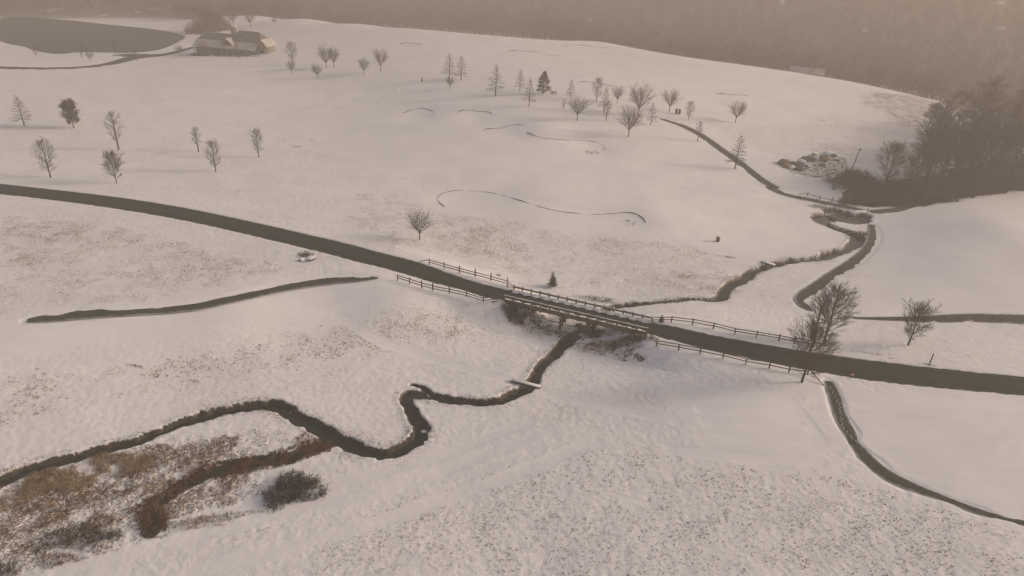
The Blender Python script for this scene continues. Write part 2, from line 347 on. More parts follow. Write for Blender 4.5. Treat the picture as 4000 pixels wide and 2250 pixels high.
LIPS = {  # edges of turf above the bunkers
 'near': PL('K', [(668, 210), (625, 175), (603, 140), (650, 100), (730, 82), (860, 80), (1000, 95), (1130, 125), (1240, 170), (1400, 225), (1550, 258), (1700, 270), (1850, 278), (1950, 272), (2060, 268), (2140, 278), (2200, 310), (2225, 345)]),
 'm1': PL('B', [(1190, 915), (1240, 890), (1310, 873), (1370, 875), (1420, 890), (1440, 908), (1440, 930)]),
 'm2': PL('B', [(1640, 908), (1660, 887), (1730, 887), (1820, 897), (1880, 897), (1915, 915)]),
 'g1': PL('B', [(1840, 1050), (1870, 1038), (1980, 1035), (2070, 1012), (2150, 1017), (2195, 1038)]),
 'g2': PL('C', [(120, 1080), (220, 1125), (330, 1135), (430, 1138), (560, 1128), (640, 1132), (700, 1145), (745, 1165), (748, 1200)]),
 't1': PL('B', [(2045, 413), (2090, 408), (2200, 420), (2280, 423), (2340, 440), (2400, 448), (2470, 452)]),
 't2': PL('B', [(1165, 356), (1220, 346), (1290, 350), (1330, 362)]),
 't3': PL('C', [(412, 370), (460, 364), (560, 364), (640, 376), (720, 386), (790, 390)]),
 't4': PL('C', [(545, 664), (600, 661), (680, 670), (780, 694), (860, 702), (950, 710)]),
 't5': PL('C', [(1660, 760), (1720, 760), (1800, 768), (1900, 772)]),
}
for k_ in LIPS: LIPS[k_] = resample(chaikin(LIPS[k_], 2), 0.7)

TRAILS = [PL('W', [(850, 790), (950, 857), (1100, 905), (1300, 962), (1430, 1005), (1540, 1025), (1700, 1060)]),
          PL('W', [(2150, 800), (2060, 795), (2010, 770)]), PL('W', [(150, 1440), (700, 1290), (1100, 1190), (1380, 1085)]), PL('W', [(480, 1445), (900, 1330), (1250, 1210), (1500, 1110)]), PL('W', [(1715, 1000), (1850, 1000), (1990, 1008), (2065, 1108), (1900, 1104), (1770, 1100)]), PL('W', [(1765, 1030), (1880, 1034), (1985, 1036)]), PL('W', [(1775, 1060), (1890, 1066), (2005, 1064)]), PL('W', [(1690, 1130), (1880, 1150), (2060, 1160)]), PL('W', [(800, 780), (1000, 745), (1060, 748)]), PL('W', [(760, 760), (1000, 728)]), PL('W', [(420, 1330), (900, 1200), (1150, 1130), (1330, 1060)]), PL('W', [(1010, 620), (1120, 655), (1300, 700)])]
def inpoly(x, y, P):
    c = np.zeros(x.shape, bool); j = len(P)-1
    for i in range(len(P)):
        xi, yi = P[i]; xj, yj = P[j]
        c ^= ((yi > y) != (yj > y)) & (x < (xj-xi)*(y-yi)/(yj-yi+1e-12)+xi); j = i
    return c
def softpoly(x, y, P, soft=2.5, jit=1.5):
    jx = x+jit*fbm(x/4, y/4, 3); jy = y+jit*fbm(y/4, x/4, 3)
    Q = np.vstack([P, P[:1]]); d, _, _ = poly_dist(x, y, Q, pad=soft*2.5); ins = inpoly(x, y, P); sd = np.where(ins, np.minimum(d, 50), -np.minimum(d, 50))+jit*1.6*fbm(x/5, y/5, 3)
    return sstep(-soft, soft, sd)
def region(pts): return np.array([PT(*S('W', *p))[:2] for p in pts])
SMOOTH = [region([(1700, 985), (2010, 985), (2110, 1120), (2090, 1190), (1900, 1170), (1740, 1130), (1690, 1050)]),
          region([(0, 880), (250, 850), (640, 830), (980, 760), (1060, 735), (1000, 705), (700, 700), (400, 760), (0, 800), (-80, 820)]),
          region([(1080, 470), (1500, 480), (1750, 540), (2100, 540), (2170, 600), (1900, 650), (1750, 610), (1600, 590), (1300, 560), (1090, 525)]),
          region([(2020, 960), (2576, 1000), (2600, 1330), (2300, 1240), (2170, 1180), (2090, 1080)]),
          region([(2150, 500), (2600, 480), (2620, 790), (2150, 790), (2210, 640)]),
          region([(700, 300), (1300, 230), (1700, 330), (2000, 490), (1900, 520), (1300, 460), (900, 420)])]
RUBP = region([(1955, 415), (2010, 395), (2090, 375), (2135, 400), (2150, 440), (2060, 455), (1990, 440)])
MARSH = region([(-60, 1215), (250, 1140), (420, 1120), (640, 1085), (830, 1105), (760, 1150), (640, 1200), (640, 1290), (420, 1350), (250, 1400), (100, 1420), (-60, 1380)])
TAN = region([(-60, 1225), (250, 1135), (400, 1130), (410, 1150), (280, 1210), (130, 1260), (-60, 1290)])
UNDER = region([(1255, 770), (1330, 760), (1430, 830), (1600, 870), (1640, 880), (1560, 905), (1450, 880), (1420, 855), (1330, 825), (1280, 805)])
LEFTF = region([(0, 540), (300, 570), (700, 660), (740, 700), (400, 750), (0, 790)])
MIDF = region([(900, 480), (1100, 530), (1500, 590), (1850, 640), (1830, 740), (1600, 745), (1300, 700), (1000, 620), (860, 570)])
HILLR = region([(1790, 320), (2000, 320), (2200, 250), (2480, 290), (2300, 450), (2000, 430)])
RIM = region([(2170, 235), (2300, 240), (2480, 290), (2470, 310), (2330, 300), (2330, 330), (2260, 300), (2180, 262)])
PATCH = [(*PT(*S('C', 650, 1217))[:2], 2.3, .48), (*PT(*S('K', 2100, 335))[:2], 1.6, .42), (*PT(*S('B', 330, 1188))[:2], 1.7, .47), (*PT(*S('B', 460, 1137))[:2], 1.2, .47)]
BANKL = region([(0, 960), (500, 900), (850, 800), (1060, 760), (1250, 840), (900, 900), (500, 960), (0, 1060)])
FORE = region([(900, 1300), (1500, 1120), (2100, 1200), (2576, 1330), (2600, 1480), (700, 1480)])
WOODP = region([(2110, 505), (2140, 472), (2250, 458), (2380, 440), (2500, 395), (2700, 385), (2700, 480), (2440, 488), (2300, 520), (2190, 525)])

DIPS = []
def dip(t, x, y, r, dz): p = PT(*S(t, x, y)); DIPS.append((p[0], p[1], r, dz))
for a in ((700, 150), (860, 130), (1050, 150)): dip('K', *a, 5, -0.25)
for a in ((1700, 320), (2000, 325), (2130, 330)): dip('K', *a, 5, -0.25)
dip('B', 1310, 930, 6, -.5); dip('B', 1790, 935, 6, -.5); dip('C', 650, 1190, 6, -.6); dip('B', 2050, 1070, 6, -.4)
dip('K', 2250, 250, 9, .8); dip('K', 1500, 110, 12, .5); dip('C', 250, 1050, 8, .8); dip('F', 2200, 1230-1060, 16, .8)

def height(x, y, detail=True, aux=None):
    x = np.asarray(x, float).ravel(); y = np.asarray(y, float).ravel(); z = embanked(x, y)
    for cx, cy, r, dz in DIPS: z = z + dz*np.exp(-((x-cx)**2+(y-cy)**2)/(r*r))
    r = np.hypot(x, y)
    near = 1-sstep(250, 420, r)
    # broad undulation of the turf, then lumps of snow over tussocks
    z = z + 0.10*fbm(x/9, y/9, 2)*near
    sm = np.zeros(len(x))
    for P in SMOOTH:
        sm = np.maximum(sm, softpoly(x, y, P, 3.0, 2.0))
    for i_, P in enumerate(TRAILS):
        f_ = (.75 if i_ in (2, 3, 4) else 1.0)*(.85+.5*fbm(x/4, y/4, 2)); d, _, _ = poly_dist(x, y, P[:, :2], pad=6); sm = np.maximum(sm, f_*(1-sstep(0.6, 1.6, d))); z = z-0.06*f_*(1-sstep(0.4, 1.2, d))
    mar = softpoly(x, y, MARSH, 1.5, 2.0)
    lump = fbm(x/0.55, y/0.55, 3)
    lump2 = fbm(x/2.6, y/2.6, 2)
    rough = (0.055 + 0.11*mar)*(1-sm*0.93)
    strk = vnoise((x*.80+y*.60)/11, (x*.60-y*.80)/1.15)+.6*vnoise((x*.97+y*.22)/9, (x*.22-y*.97)/.8)
    z = z + near*(rough*lump + 0.04*lump2*(1-sm) + 0.05*strk*(1-sm*.4))
    # wind ripples on the smooth parts
    z = z + near*sm*0.06*fbm(x/7+y/14, y/1.5, 2)
    snow_road = 0.06
    soil = np.zeros(len(x)); bank = np.zeros(len(x))
    # roads: snow cut back from the tarmac with a ragged edge
    P = ROAD; d, (w, rz), _ = poly_dist(x, y, P[:, :2], val=[P[:, 2]/2, ROADZ], pad=8)
    nb = ~((np.abs((x-BC[0])*bdir[0]+(y-BC[1])*bdir[1]) < BL/2-0.3) & (np.abs((x-BC[0])*bnor[0]+(y-BC[1])*bnor[1]) < 6))
    e = d-w + 0.22*fbm(x/0.8, y/0.8, 3)
    t = 1-sstep(0.0, 0.35, e); fl = 1-sstep(0.2, 2.2, e)
    m = (d < 1e8) & nb
    z = np.where(m, z*(1-fl)+(rz+0.06+0.05*lump)*fl, z); z = np.where(m, z*(1-t)+(rz-0.12)*t, z)
    for k_, P in PATHS.items():
        d, (w,), _ = poly_dist(x, y, P[:, :2], val=[P[:, 2]/2], pad=6)
        e = d-w + (0.7 if k_ in 'BEF' else .35)*fbm(x/2.6, y/2.6, 3); t = 1-sstep(0.0, 0.6, e)
        z = np.where(d < 1e8, z-0.10*t, z)
    ib = np.abs((x-BC[0])*bdir[0]+(y-BC[1])*bdir[1]); ob = np.abs((x-BC[0])*bnor[0]+(y-BC[1])*bnor[1])
    z = np.where((ib < BL/2-.1) & (ob < BW/2+.5), np.minimum(z, -.55), z)
    # water courses
    wet = np.zeros(len(x))
    for P, Z, bk, dep in ((SIDE, SIDEZ, .5, .1), (OX, OXZ, .3, .15), (POOL, POOLZ, .9, .3), (CREEK, CREEKZ, .45, .25)):
        d, (w, wz), _ = poly_dist(x, y, P[:, :2], val=[P[:, 2], Z], pad=8)
        rag = (0.42+.5*(P is SIDE))*fbm(x/1.1, y/1.1, 3)+(0.25+.5*(P is SIDE))*vnoise(x/3.1, y/3.1)
        e = d-w*0.95+rag
        top = z+np.maximum(0, wz+0.15-z)*(1-sstep(bk, bk+1.5, e))*(1-wet)
        t = 1-sstep(-0.15, bk, e)
        m = d < 1e8
        z = np.where(m, top*(1-t)+(wz-dep)*t, z); wet = np.maximum(wet, np.where(m, t, 0))
        bank = np.maximum(bank, np.where(m, (t > 0.04)*1.0, 0))
        lipz = 0.03*np.exp(-((e-bk-0.3)/0.3)**2); z = np.where(m, z+lipz, z)
    if aux is not None:
        tuft = 0.30*np.ones(len(x)); jx = x+3*fbm(x/6, y/6, 2); jy = y+3*fbm(y/6, x/6, 2)
        for P, s in ((LEFTF, .66), (MIDF, .66), (HILLR, .60), (RIM, .95), (BANKL, .66), (FORE, .50), (MARSH, .95), (UNDER, .95)):
            q = softpoly(x, y, P, 4.0, 3.0); tuft = tuft*(1-q)+s*q
        tuft = tuft*(1-sm*0.95)
        d, _, _ = poly_dist(x, y, CREEK[:, :2], pad=8)
        tuft = np.maximum(tuft, np.where(d < 4, .58*(1-sstep(1.5, 4, d)), 0))
        tuft = np.clip(tuft + 0.35*fbm(x/14, y/14, 2)*(tuft > 0.1), 0, 1)
        hill = sstep(0, 1, (r - (470 - 110*sstep(-14, 22, np.degrees(np.arctan2(x, y)))) + 10)/60)
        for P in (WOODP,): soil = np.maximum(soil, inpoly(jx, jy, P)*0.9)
        soil = np.maximum(soil, inpoly(jx, jy, UNDER)*0.45); soil = np.maximum(soil, softpoly(x, y, RUBP, 2, 2)*.50)
        for cx, cy, rr_, st_ in PATCH: soil = np.maximum(soil, st_*(1-sstep(.7, 1.2, np.hypot(x-cx, y-cy)/rr_)))
        far = hill*(1-sstep(.50, .62, fbm(x/16, y/16, 3)))
        d, _, _ = poly_dist(x, y, SIDE[:, :2], pad=8); soil = np.maximum(soil, .75*(1-sstep(0.5, 1.6, d)))
        aux.update(tuft=tuft, soil=soil, bank=bank, smooth=sm, far=far)
    return z

# ------------------------------------------------------------------ materials
def mat(name, color=(.5, .5, .5), rough=.8, noise=None, col2=None, spec=0.3, bump=None):
    m = bpy.data.materials.new(name); m.use_nodes = True; nt = m.node_tree; b = nt.nodes['Principled BSDF']
    b.inputs['Base Color'].default_value = (*color, 1); b.inputs['Roughness'].default_value = rough; b.inputs['Specular IOR Level'].default_value = spec
    if noise:
        g = nt.nodes.new('ShaderNodeNewGeometry'); n = nt.nodes.new('ShaderNodeTexNoise'); n.inputs['Scale'].default_value = noise; n.inputs['Detail'].default_value = 5
        nt.links.new(g.outputs['Position'], n.inputs['Vector'])
        mx = nt.nodes.new('ShaderNodeMix'); mx.data_type = 'RGBA'; mx.inputs[6].default_value = (*color, 1); mx.inputs[7].default_value = (*(col2 or color), 1)
        r = nt.nodes.new('ShaderNodeMapRange'); r.inputs[1].default_value = .35; r.inputs[2].default_value = .65
        nt.links.new(n.outputs['Fac'], r.inputs[0]); nt.links.new(r.outputs[0], mx.inputs[0]); nt.links.new(mx.outputs[2], b.inputs['Base Color'])
        if bump:
            bp = nt.nodes.new('ShaderNodeBump'); bp.inputs['Distance'].default_value = bump; nt.links.new(n.outputs['Fac'], bp.inputs['Height']); nt.links.new(bp.outputs[0], b.inputs['Normal'])
    return m

M_ROAD = mat('asphalt', (.018, .030, .024), .9, .35, (.026, .037, .029), .08)
M_PATH = mat('path_asphalt', (.036, .046, .037), .9, .8, (.062, .068, .055), .1)
M_WATER = mat('water', (.006, .016, .012), .15, .5, (.018, .022, .012), .2)
M_WATER2 = mat('weedy_water', (.042, .040, .010), .5, 2.5, (.012, .018, .010), .2)
M_POND = mat('pond_water', (.028, .052, .042), .5, spec=.05)
M_WOOD = mat('weathered_timber', (.15, .125, .085), .85, 6, (.09, .075, .05))
M_DWOOD = mat('dark_timber', (.06, .048, .034), .9, 5, (.035, .028, .02))
M_RAIL = mat('split_rail_wood', (.085, .060, .042), .9, 7, (.05, .036, .026))
M_SNOW = mat('snow_cap', (.80, .80, .82), .6, 2, (.76, .76, .78))
M_BARK = mat('bark', (.055, .048, .034), .9, 8, (.035, .030, .022))
M_TWIG = mat('twig', (.068, .054, .040), .9)
M_TWIGP = mat('pale_twig', (.17, .13, .085), .9)
M_TWIGD = mat('dark_twig', (.014, .020, .017), .9, 3, (.035, .026, .015))
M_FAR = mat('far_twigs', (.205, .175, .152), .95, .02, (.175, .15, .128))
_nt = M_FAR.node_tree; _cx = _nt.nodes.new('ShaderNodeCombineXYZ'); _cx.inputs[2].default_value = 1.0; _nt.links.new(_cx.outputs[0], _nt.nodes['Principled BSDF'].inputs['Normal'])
M_OLDSNOW = mat('thin_roof_snow', (.46, .44, .42), .8, .3, (.32, .30, .28))
M_LEAF = mat('withered_leaf', (.13, .10, .06), .9, 3, (.075, .062, .038))
M_NEEDLE = mat('needle', (.035, .042, .020), .9, 4, (.02, .026, .014))
M_GRASS = mat('dead_grass', (.33, .20, .065), .9, .5, (.13, .085, .032))
M_REED = mat('tan_reed', (.40, .29, .17), .9, .35, (.22, .155, .09))
M_BANKW = mat('bank_weed', (.10, .072, .038), .9, 1, (.045, .034, .02))
M_THICK = mat('thicket_twig', (.045, .038, .024), .9, .5, (.024, .024, .015))
M_RUST = mat('rust_brush', (.19, .080, .020), .9, .8, (.06, .036, .014))
M_TURF = mat('turf_edge', (.055, .05, .035), .95, 3, (.09, .08, .055))
M_ROCK = mat('rock', (.16, .14, .12), .9, 2, (.09, .08, .07), bump=.1)
M_SOIL = mat('soil', (.15, .11, .065), .95, 1.5, (.09, .065, .04))
M_STONE = mat('house_stone', (.22, .20, .165), .9, 1.5, (.16, .14, .11))
M_SIDING = mat('dark_siding', (.07, .062, .05), .9, .6, (.05, .045, .038))
M_SHINGLE = mat('roof_shingle', (.09, .085, .075), .9, .5, (.14, .13, .12))
M_GLASS = mat('window_glass', (.03, .035, .04), .1, spec=.5)
M_METAL = mat('painted_metal', (.06, .065, .055), .6)
M_PINK = mat('faded_red_panel', (.45, .16, .12), .6)
M_WHITE = mat('white_siding', (.55, .53, .5), .8)

def dress(m, snow_amt, lo, hi, lane):
    """snow drifting in from both edges of a strip, faint wheel lanes"""
    nt = m.node_tree; b = nt.nodes['Principled BSDF']; src = b.inputs['Base Color'].links[0].from_socket; N = nt.nodes.new; Lk = nt.links.new
    g = N('ShaderNodeNewGeometry'); n = N('ShaderNodeTexNoise'); n.inputs['Scale'].default_value = .9; n.inputs['Detail'].default_value = 6; n.inputs['Roughness'].default_value = .7; Lk(g.outputs['Position'], n.inputs['Vector'])
    a = N('ShaderNodeAttribute'); a.attribute_name = 'across'
    p = N('ShaderNodeMath'); p.operation = 'MULTIPLY_ADD'; Lk(n.outputs['Fac'], p.inputs[0]); p.inputs[1].default_value = 1.1; Lk(a.outputs['Fac'], p.inputs[2])
    r = N('ShaderNodeMapRange'); r.interpolation_type = 'SMOOTHSTEP'; r.inputs[1].default_value = lo; r.inputs[2].default_value = hi; r.inputs[4].default_value = snow_amt; Lk(p.outputs[0], r.inputs[0])
    w = N('ShaderNodeMapRange'); w.interpolation_type = 'SMOOTHSTEP'; w.inputs[1].default_value = .18; w.inputs[2].default_value = .02; w.inputs[4].default_value = lane
    q = N('ShaderNodeMath'); q.operation = 'SUBTRACT'; Lk(a.outputs['Fac'], q.inputs[0]); q.inputs[1].default_value = .5
    q2 = N('ShaderNodeMath'); q2.operation = 'ABSOLUTE'; Lk(q.outputs[0], q2.inputs[0]); Lk(q2.outputs[0], w.inputs[0])
    m1 = N('ShaderNodeMix'); m1.data_type = 'RGBA'; Lk(w.outputs[0], m1.inputs[0]); Lk(src, m1.inputs[6]); m1.inputs[7].default_value = (.010, .014, .012, 1)
    m2 = N('ShaderNodeMix'); m2.data_type = 'RGBA'; Lk(r.outputs[0], m2.inputs[0]); Lk(m1.outputs[2], m2.inputs[6]); m2.inputs[7].default_value = (.55, .54, .54, 1); Lk(m2.outputs[2], b.inputs['Base Color'])
dress(M_ROAD, .35, 1.38, 1.75, .55); dress(M_PATH, .75, 1.15, 1.75, .0)
def ground_material():
    m = bpy.data.materials.new('snowy_turf'); m.use_nodes = True; nt = m.node_tree; b = nt.nodes['Principled BSDF']; N = nt.nodes.new; Lk = nt.links.new
    b.inputs['Roughness'].default_value = .65; b.inputs['Specular IOR Level'].default_value = .25
    g = N('ShaderNodeNewGeometry')
    def at(n): a = N('ShaderNodeAttribute'); a.attribute_name = n; return a.outputs['Fac']
    def noise(s, d=4, vec=None, r=.55):
        n = N('ShaderNodeTexNoise'); n.inputs['Scale'].default_value = s; n.inputs['Detail'].default_value = d; n.inputs['Roughness'].default_value = r
        Lk(vec or g.outputs['Position'], n.inputs['Vector']); return n.outputs['Fac']
    def mth(op, a, b_=None, c=None):
        n = N('ShaderNodeMath'); n.operation = op
        for i, v in enumerate((a, b_, c)):
            if v is None: continue
            if isinstance(v, (int, float)): n.inputs[i].default_value = v
            else: Lk(v, n.inputs[i])
        return n.outputs[0]
    def rng_(v, a, b_): n = N('ShaderNodeMapRange'); n.interpolation_type = 'SMOOTHSTEP'; n.inputs[1].default_value = a; n.inputs[2].default_value = b_; Lk(v, n.inputs[0]); return n.outputs[0]
    def mixc(f, c1, c2):
        n = N('ShaderNodeMix'); n.data_type = 'RGBA'
        if isinstance(f, float): n.inputs[0].default_value = f
        else: Lk(f, n.inputs[0])
        for i, c in ((6, c1), (7, c2)):
            if isinstance(c, tuple): n.inputs[i].default_value = (*c, 1)
            else: Lk(c, n.inputs[i])
        return n.outputs[2]
    tuft, soil, bank = at('tuft'), at('soil'), at('bank')
    snow = mixc(rng_(noise(.12), .3, .7), (.80, .795, .80), (.74, .735, .75))
    grass = mixc(rng_(noise(1.7), .35, .65), (.22, .145, .065), (.12, .085, .048))
    dirt = mixc(rng_(noise(2.3), .35, .65), (.048, .037, .022), (.020, .020, .014))
    # where grass comes through: fine speckle gated by patchiness
    n1 = noise(4.2, 5, r=.72); n2 = noise(.33, 3)
    # threshold falls with tuft density
    v = mth('ADD', n1, mth('MULTIPLY', mth('SUBTRACT', n2, .5), .32))
    thr = mth('MULTIPLY_ADD', tuft, -.25, .728)
    sp = mth('SUBTRACT', v, thr); spk = rng_(sp, 0.0, .06)
    spk = mth('MULTIPLY', spk, .85)
    # thin snow lets a little of the turf tint through
    thin = mth('MULTIPLY', mth('MULTIPLY', tuft, rng_(noise(.8, 4), .35, .75)), .16)
    c = mixc(thin, snow, (.42, .33, .22)); c = mixc(spk, c, grass)
    # bare or leaf-littered soil
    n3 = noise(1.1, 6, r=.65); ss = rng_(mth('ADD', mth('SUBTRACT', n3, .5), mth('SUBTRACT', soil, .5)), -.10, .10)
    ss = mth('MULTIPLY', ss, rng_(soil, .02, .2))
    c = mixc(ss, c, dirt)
    sx = N('ShaderNodeSeparateXYZ'); Lk(g.outputs['Normal'], sx.inputs[0])
    steep = rng_(mth('SUBTRACT', mth('ADD', sx.outputs[2], mth('MULTIPLY', mth('SUBTRACT', n1, .5), .5)), 0), .98, .84)
    c = mixc(mth('MULTIPLY', steep, bank), c, dirt)
    c = mixc(at('far'), c, mixc(rng_(noise(.02), .35, .65), (.215, .183, .16), (.185, .158, .135)))
    Lk(c, b.inputs['Base Color'])
    bp = N('ShaderNodeBump'); bp.inputs['Distance'].default_value = .065; bp.inputs['Strength'].default_value = .9
    hgt = mth('ADD', mth('MULTIPLY', n1, mth('MULTIPLY_ADD', tuft, 1.1, .08)), mth('MULTIPLY', noise(.9, 3), .3)); Lk(hgt, bp.inputs['Height'])
    Lk(bp.outputs[0], b.inputs['Normal'])
    return m
M_GROUND = ground_material()

# ------------------------------------------------------------------ the ground: one sheet, finest where the valley is
dep = np.concatenate([np.arange(56, 50, -.12), np.arange(50, 16, -0.052), np.arange(16, 3.0, -.068), np.arange(3.0, 1.2, -.12)])
rad = np.concatenate([[0.5, 6, 12, 18, 24, 29], CAM_H/np.tan(np.radians(dep)), ])
rad = rad[rad < 1150]; rad = np.concatenate([rad[:1], rad[1:][np.diff(rad) > 0.01]])
# the far hillside rises towards the camera: keep even steps there
rad = np.concatenate([rad[rad < 420], np.arange(420, 1160, 7.0)])
az = np.concatenate([np.arange(-180, -50, 5.0), np.arange(-50, 50, 0.105), np.arange(50, 180, 5.0)])
Rg, Ag = np.meshgrid(rad, np.radians(az), indexing='ij')
gx, gy = Rg*np.sin(Ag), Rg*np.cos(Ag)
aux = {}
gz = height(gx, gy, aux=aux)
nr, na = Rg.shape
idx = np.arange(nr*na).reshape(nr, na); nxt = np.roll(idx, -1, axis=1)
Fq = np.stack([idx[:-1], nxt[:-1], nxt[1:], idx[1:]], -1).reshape(-1, 4)[:, ::-1]
me = mesh_np('ground', np.stack([gx.ravel(), gy.ravel(), gz], 1), Fq, M_GROUND, smooth=True)
for k_ in ('tuft', 'soil', 'bank', 'far'): attr(me, k_, aux[k_])
tag(link('ground', me), kind='structure')
print('ground verts', nr*na)

def ribbon(name, P, Z, m, kind='structure', extra=0.3, nseg=12, crown=0.04):
    """a strip of given width following a line; P (n,3) x, y, width"""
    T = np.gradient(P[:, :2], axis=0); T /= np.linalg.norm(T, axis=1)[:, None]+1e-9; Nn = np.stack([-T[:, 1], T[:, 0]], 1)
    s = np.linspace(-1, 1, nseg+1); V = []
    for q in s:
        xy = P[:, :2]+Nn*(q*(P[:, 2]/2+extra))[:, None]; V.append(np.column_stack([xy, Z+crown*(1-q*q)]))
    V = np.stack(V, 1); n = len(P); k = nseg+1; i = np.arange(n*k).reshape(n, k)
    Fq = np.stack([i[:-1, :-1], i[:-1, 1:], i[1:, 1:], i[1:, :-1]], -1).reshape(-1, 4)[:, ::-1]
    me_ = mesh_np(name, V.reshape(-1, 3), Fq, m, True); attr(me_, 'across', np.tile(np.abs(s), len(P))); return tag(link(name, me_), kind=kind)

ribbon('road', ROAD, ROADZ-0.03, M_ROAD, extra=0.3)
for k_, P in PATHS.items():
    z = embanked(P[:, 0], P[:, 1])
    for cx, cy, r, dz in DIPS: z = z + dz*np.exp(-((P[:, 0]-cx)**2+(P[:, 1]-cy)**2)/(r*r))
    z = z + 0.10*fbm(P[:, 0]/9, P[:, 1]/9, 2)*(1-sstep(250, 420, np.hypot(P[:, 0], P[:, 1])))
    d, (rz,), _ = poly_dist(P[:, 0], P[:, 1], ROAD[:, :2], val=[ROADZ], pad=5)
    o = ribbon('path' if k_ != 'G' else 'driveway', P, z-0.048, M_PATH if k_ not in 'GP' else M_ROAD, extra=0.1, nseg=8, crown=0.0)
for nm, P, Z, m in (('creek', CREEK, CREEKZ, M_WATER), ('side_channel', SIDE, SIDEZ, M_WATER2), ('backwater', OX, OXZ, M_WATER), ('culvert_pool', POOL, POOLZ, M_WATER)):
    Q = P.copy(); Q[:, 2] = P[:, 2]*2; ribbon(nm, Q, Z, m, extra=0.55, nseg=4, crown=0.0)
# pond on the left
PD = [PT(*S('O', *p))[:2] for p in [(-300, 420), (0, 510), (60, 535), (200, 570), (300, 580), (400, 620), (480, 645), (580, 665), (700, 680), (850, 678), (940, 660), (1150, 655), (1400, 660), (1550, 668), (1750, 660), (1950, 640), (2100, 600), (2250, 530), (2330, 480), (2330, 450), (2200, 410), (1900, 375), (1600, 345), (1300, 315), (1000, 280), (750, 262), (500, 240), (200, 238), (0, 258), (-250, 300)]]
PD = chaikin(np.array(PD+[PD[0]]), 2)[:-1]; pz = float(np.mean(base(PD[:, 0], PD[:, 1])))+0.35
n = len(PD); ctr = PD.mean(0)
V = np.vstack([np.column_stack([PD, np.full(n, pz)]), np.column_stack([ctr+(PD-ctr)*.5, np.full(n, pz)]), [[ctr[0], ctr[1], pz]]])
i = np.arange(n); j = (i+1) % n
tag(link('pond', mesh_np('pond', V, [np.stack([i, j, j+n, i+n], 1)[:, ::-1], np.stack([i+n, j+n, np.full(n, 2*n)], 1)[:, ::-1]], M_POND)), kind='structure')
print('pond z', pz, base(PD[:, 0], PD[:, 1]).round(1)[::8])
# turf lips above the bunkers
lb = MB()
for k_, P in LIPS.items():
    z = height(P[:, 0], P[:, 1]); fs = 1.0 if k_ == 'near' else 1.3; hh = (-.02+0.34*np.abs(fbm(np.arange(len(P))*0.13, np.zeros(len(P)), 3)))*fs*1.2
    T = np.gradient(P[:, :2], axis=0); T /= np.linalg.norm(T, axis=1)[:, None]+1e-9; Nn = np.stack([-T[:, 1], T[:, 0]], 1); tw = .05*fs
    for a in range(len(P)-1):
        A0 = [(*(P[a, :2]+Nn[a]*q), z[a]+dz) for q, dz in ((-tw, -.1), (-tw*.6, hh[a]), (tw*.6, hh[a]), (tw, -.1))]
        A1 = [(*(P[a+1, :2]+Nn[a+1]*q), z[a+1]+dz) for q, dz in ((-tw, -.1), (-tw*.6, hh[a+1]), (tw*.6, hh[a+1]), (tw, -.1))]
        for q in range(3): lb.quad(A0[q], A0[q+1], A1[q+1], A1[q])
tag(lb.build('bunker_edge', M_TURF), kind='structure')

# ------------------------------------------------------------------ haze
hz = MB().box((0, 0, 35), (2500, 2500, 0)); hz = MB(); hz.box((0, 0, 30), (2480, 2480, 100))
hm = bpy.data.materials.new('haze'); hm.use_nodes = True; hn = hm.node_tree
hn.nodes.remove(hn.nodes['Principled BSDF']); pv = hn.nodes.new('ShaderNodeVolumePrincipled')
pv.inputs['Color'].default_value = (*HAZE_COLOR, 1); pv.inputs['Density'].default_value = HAZE_DENSITY; pv.inputs['Anisotropy'].default_value = 0.1
hn.links.new(pv.outputs[0], hn.nodes['Material Output'].inputs['Volume'])
hm.cycles.homogeneous_volume = True
tag(hz.build('haze', hm), kind='stuff')

def ground_z(x, y):
    x = np.atleast_1d(np.asarray(x, float)); y = np.atleast_1d(np.asarray(y, float)); return height(x, y)

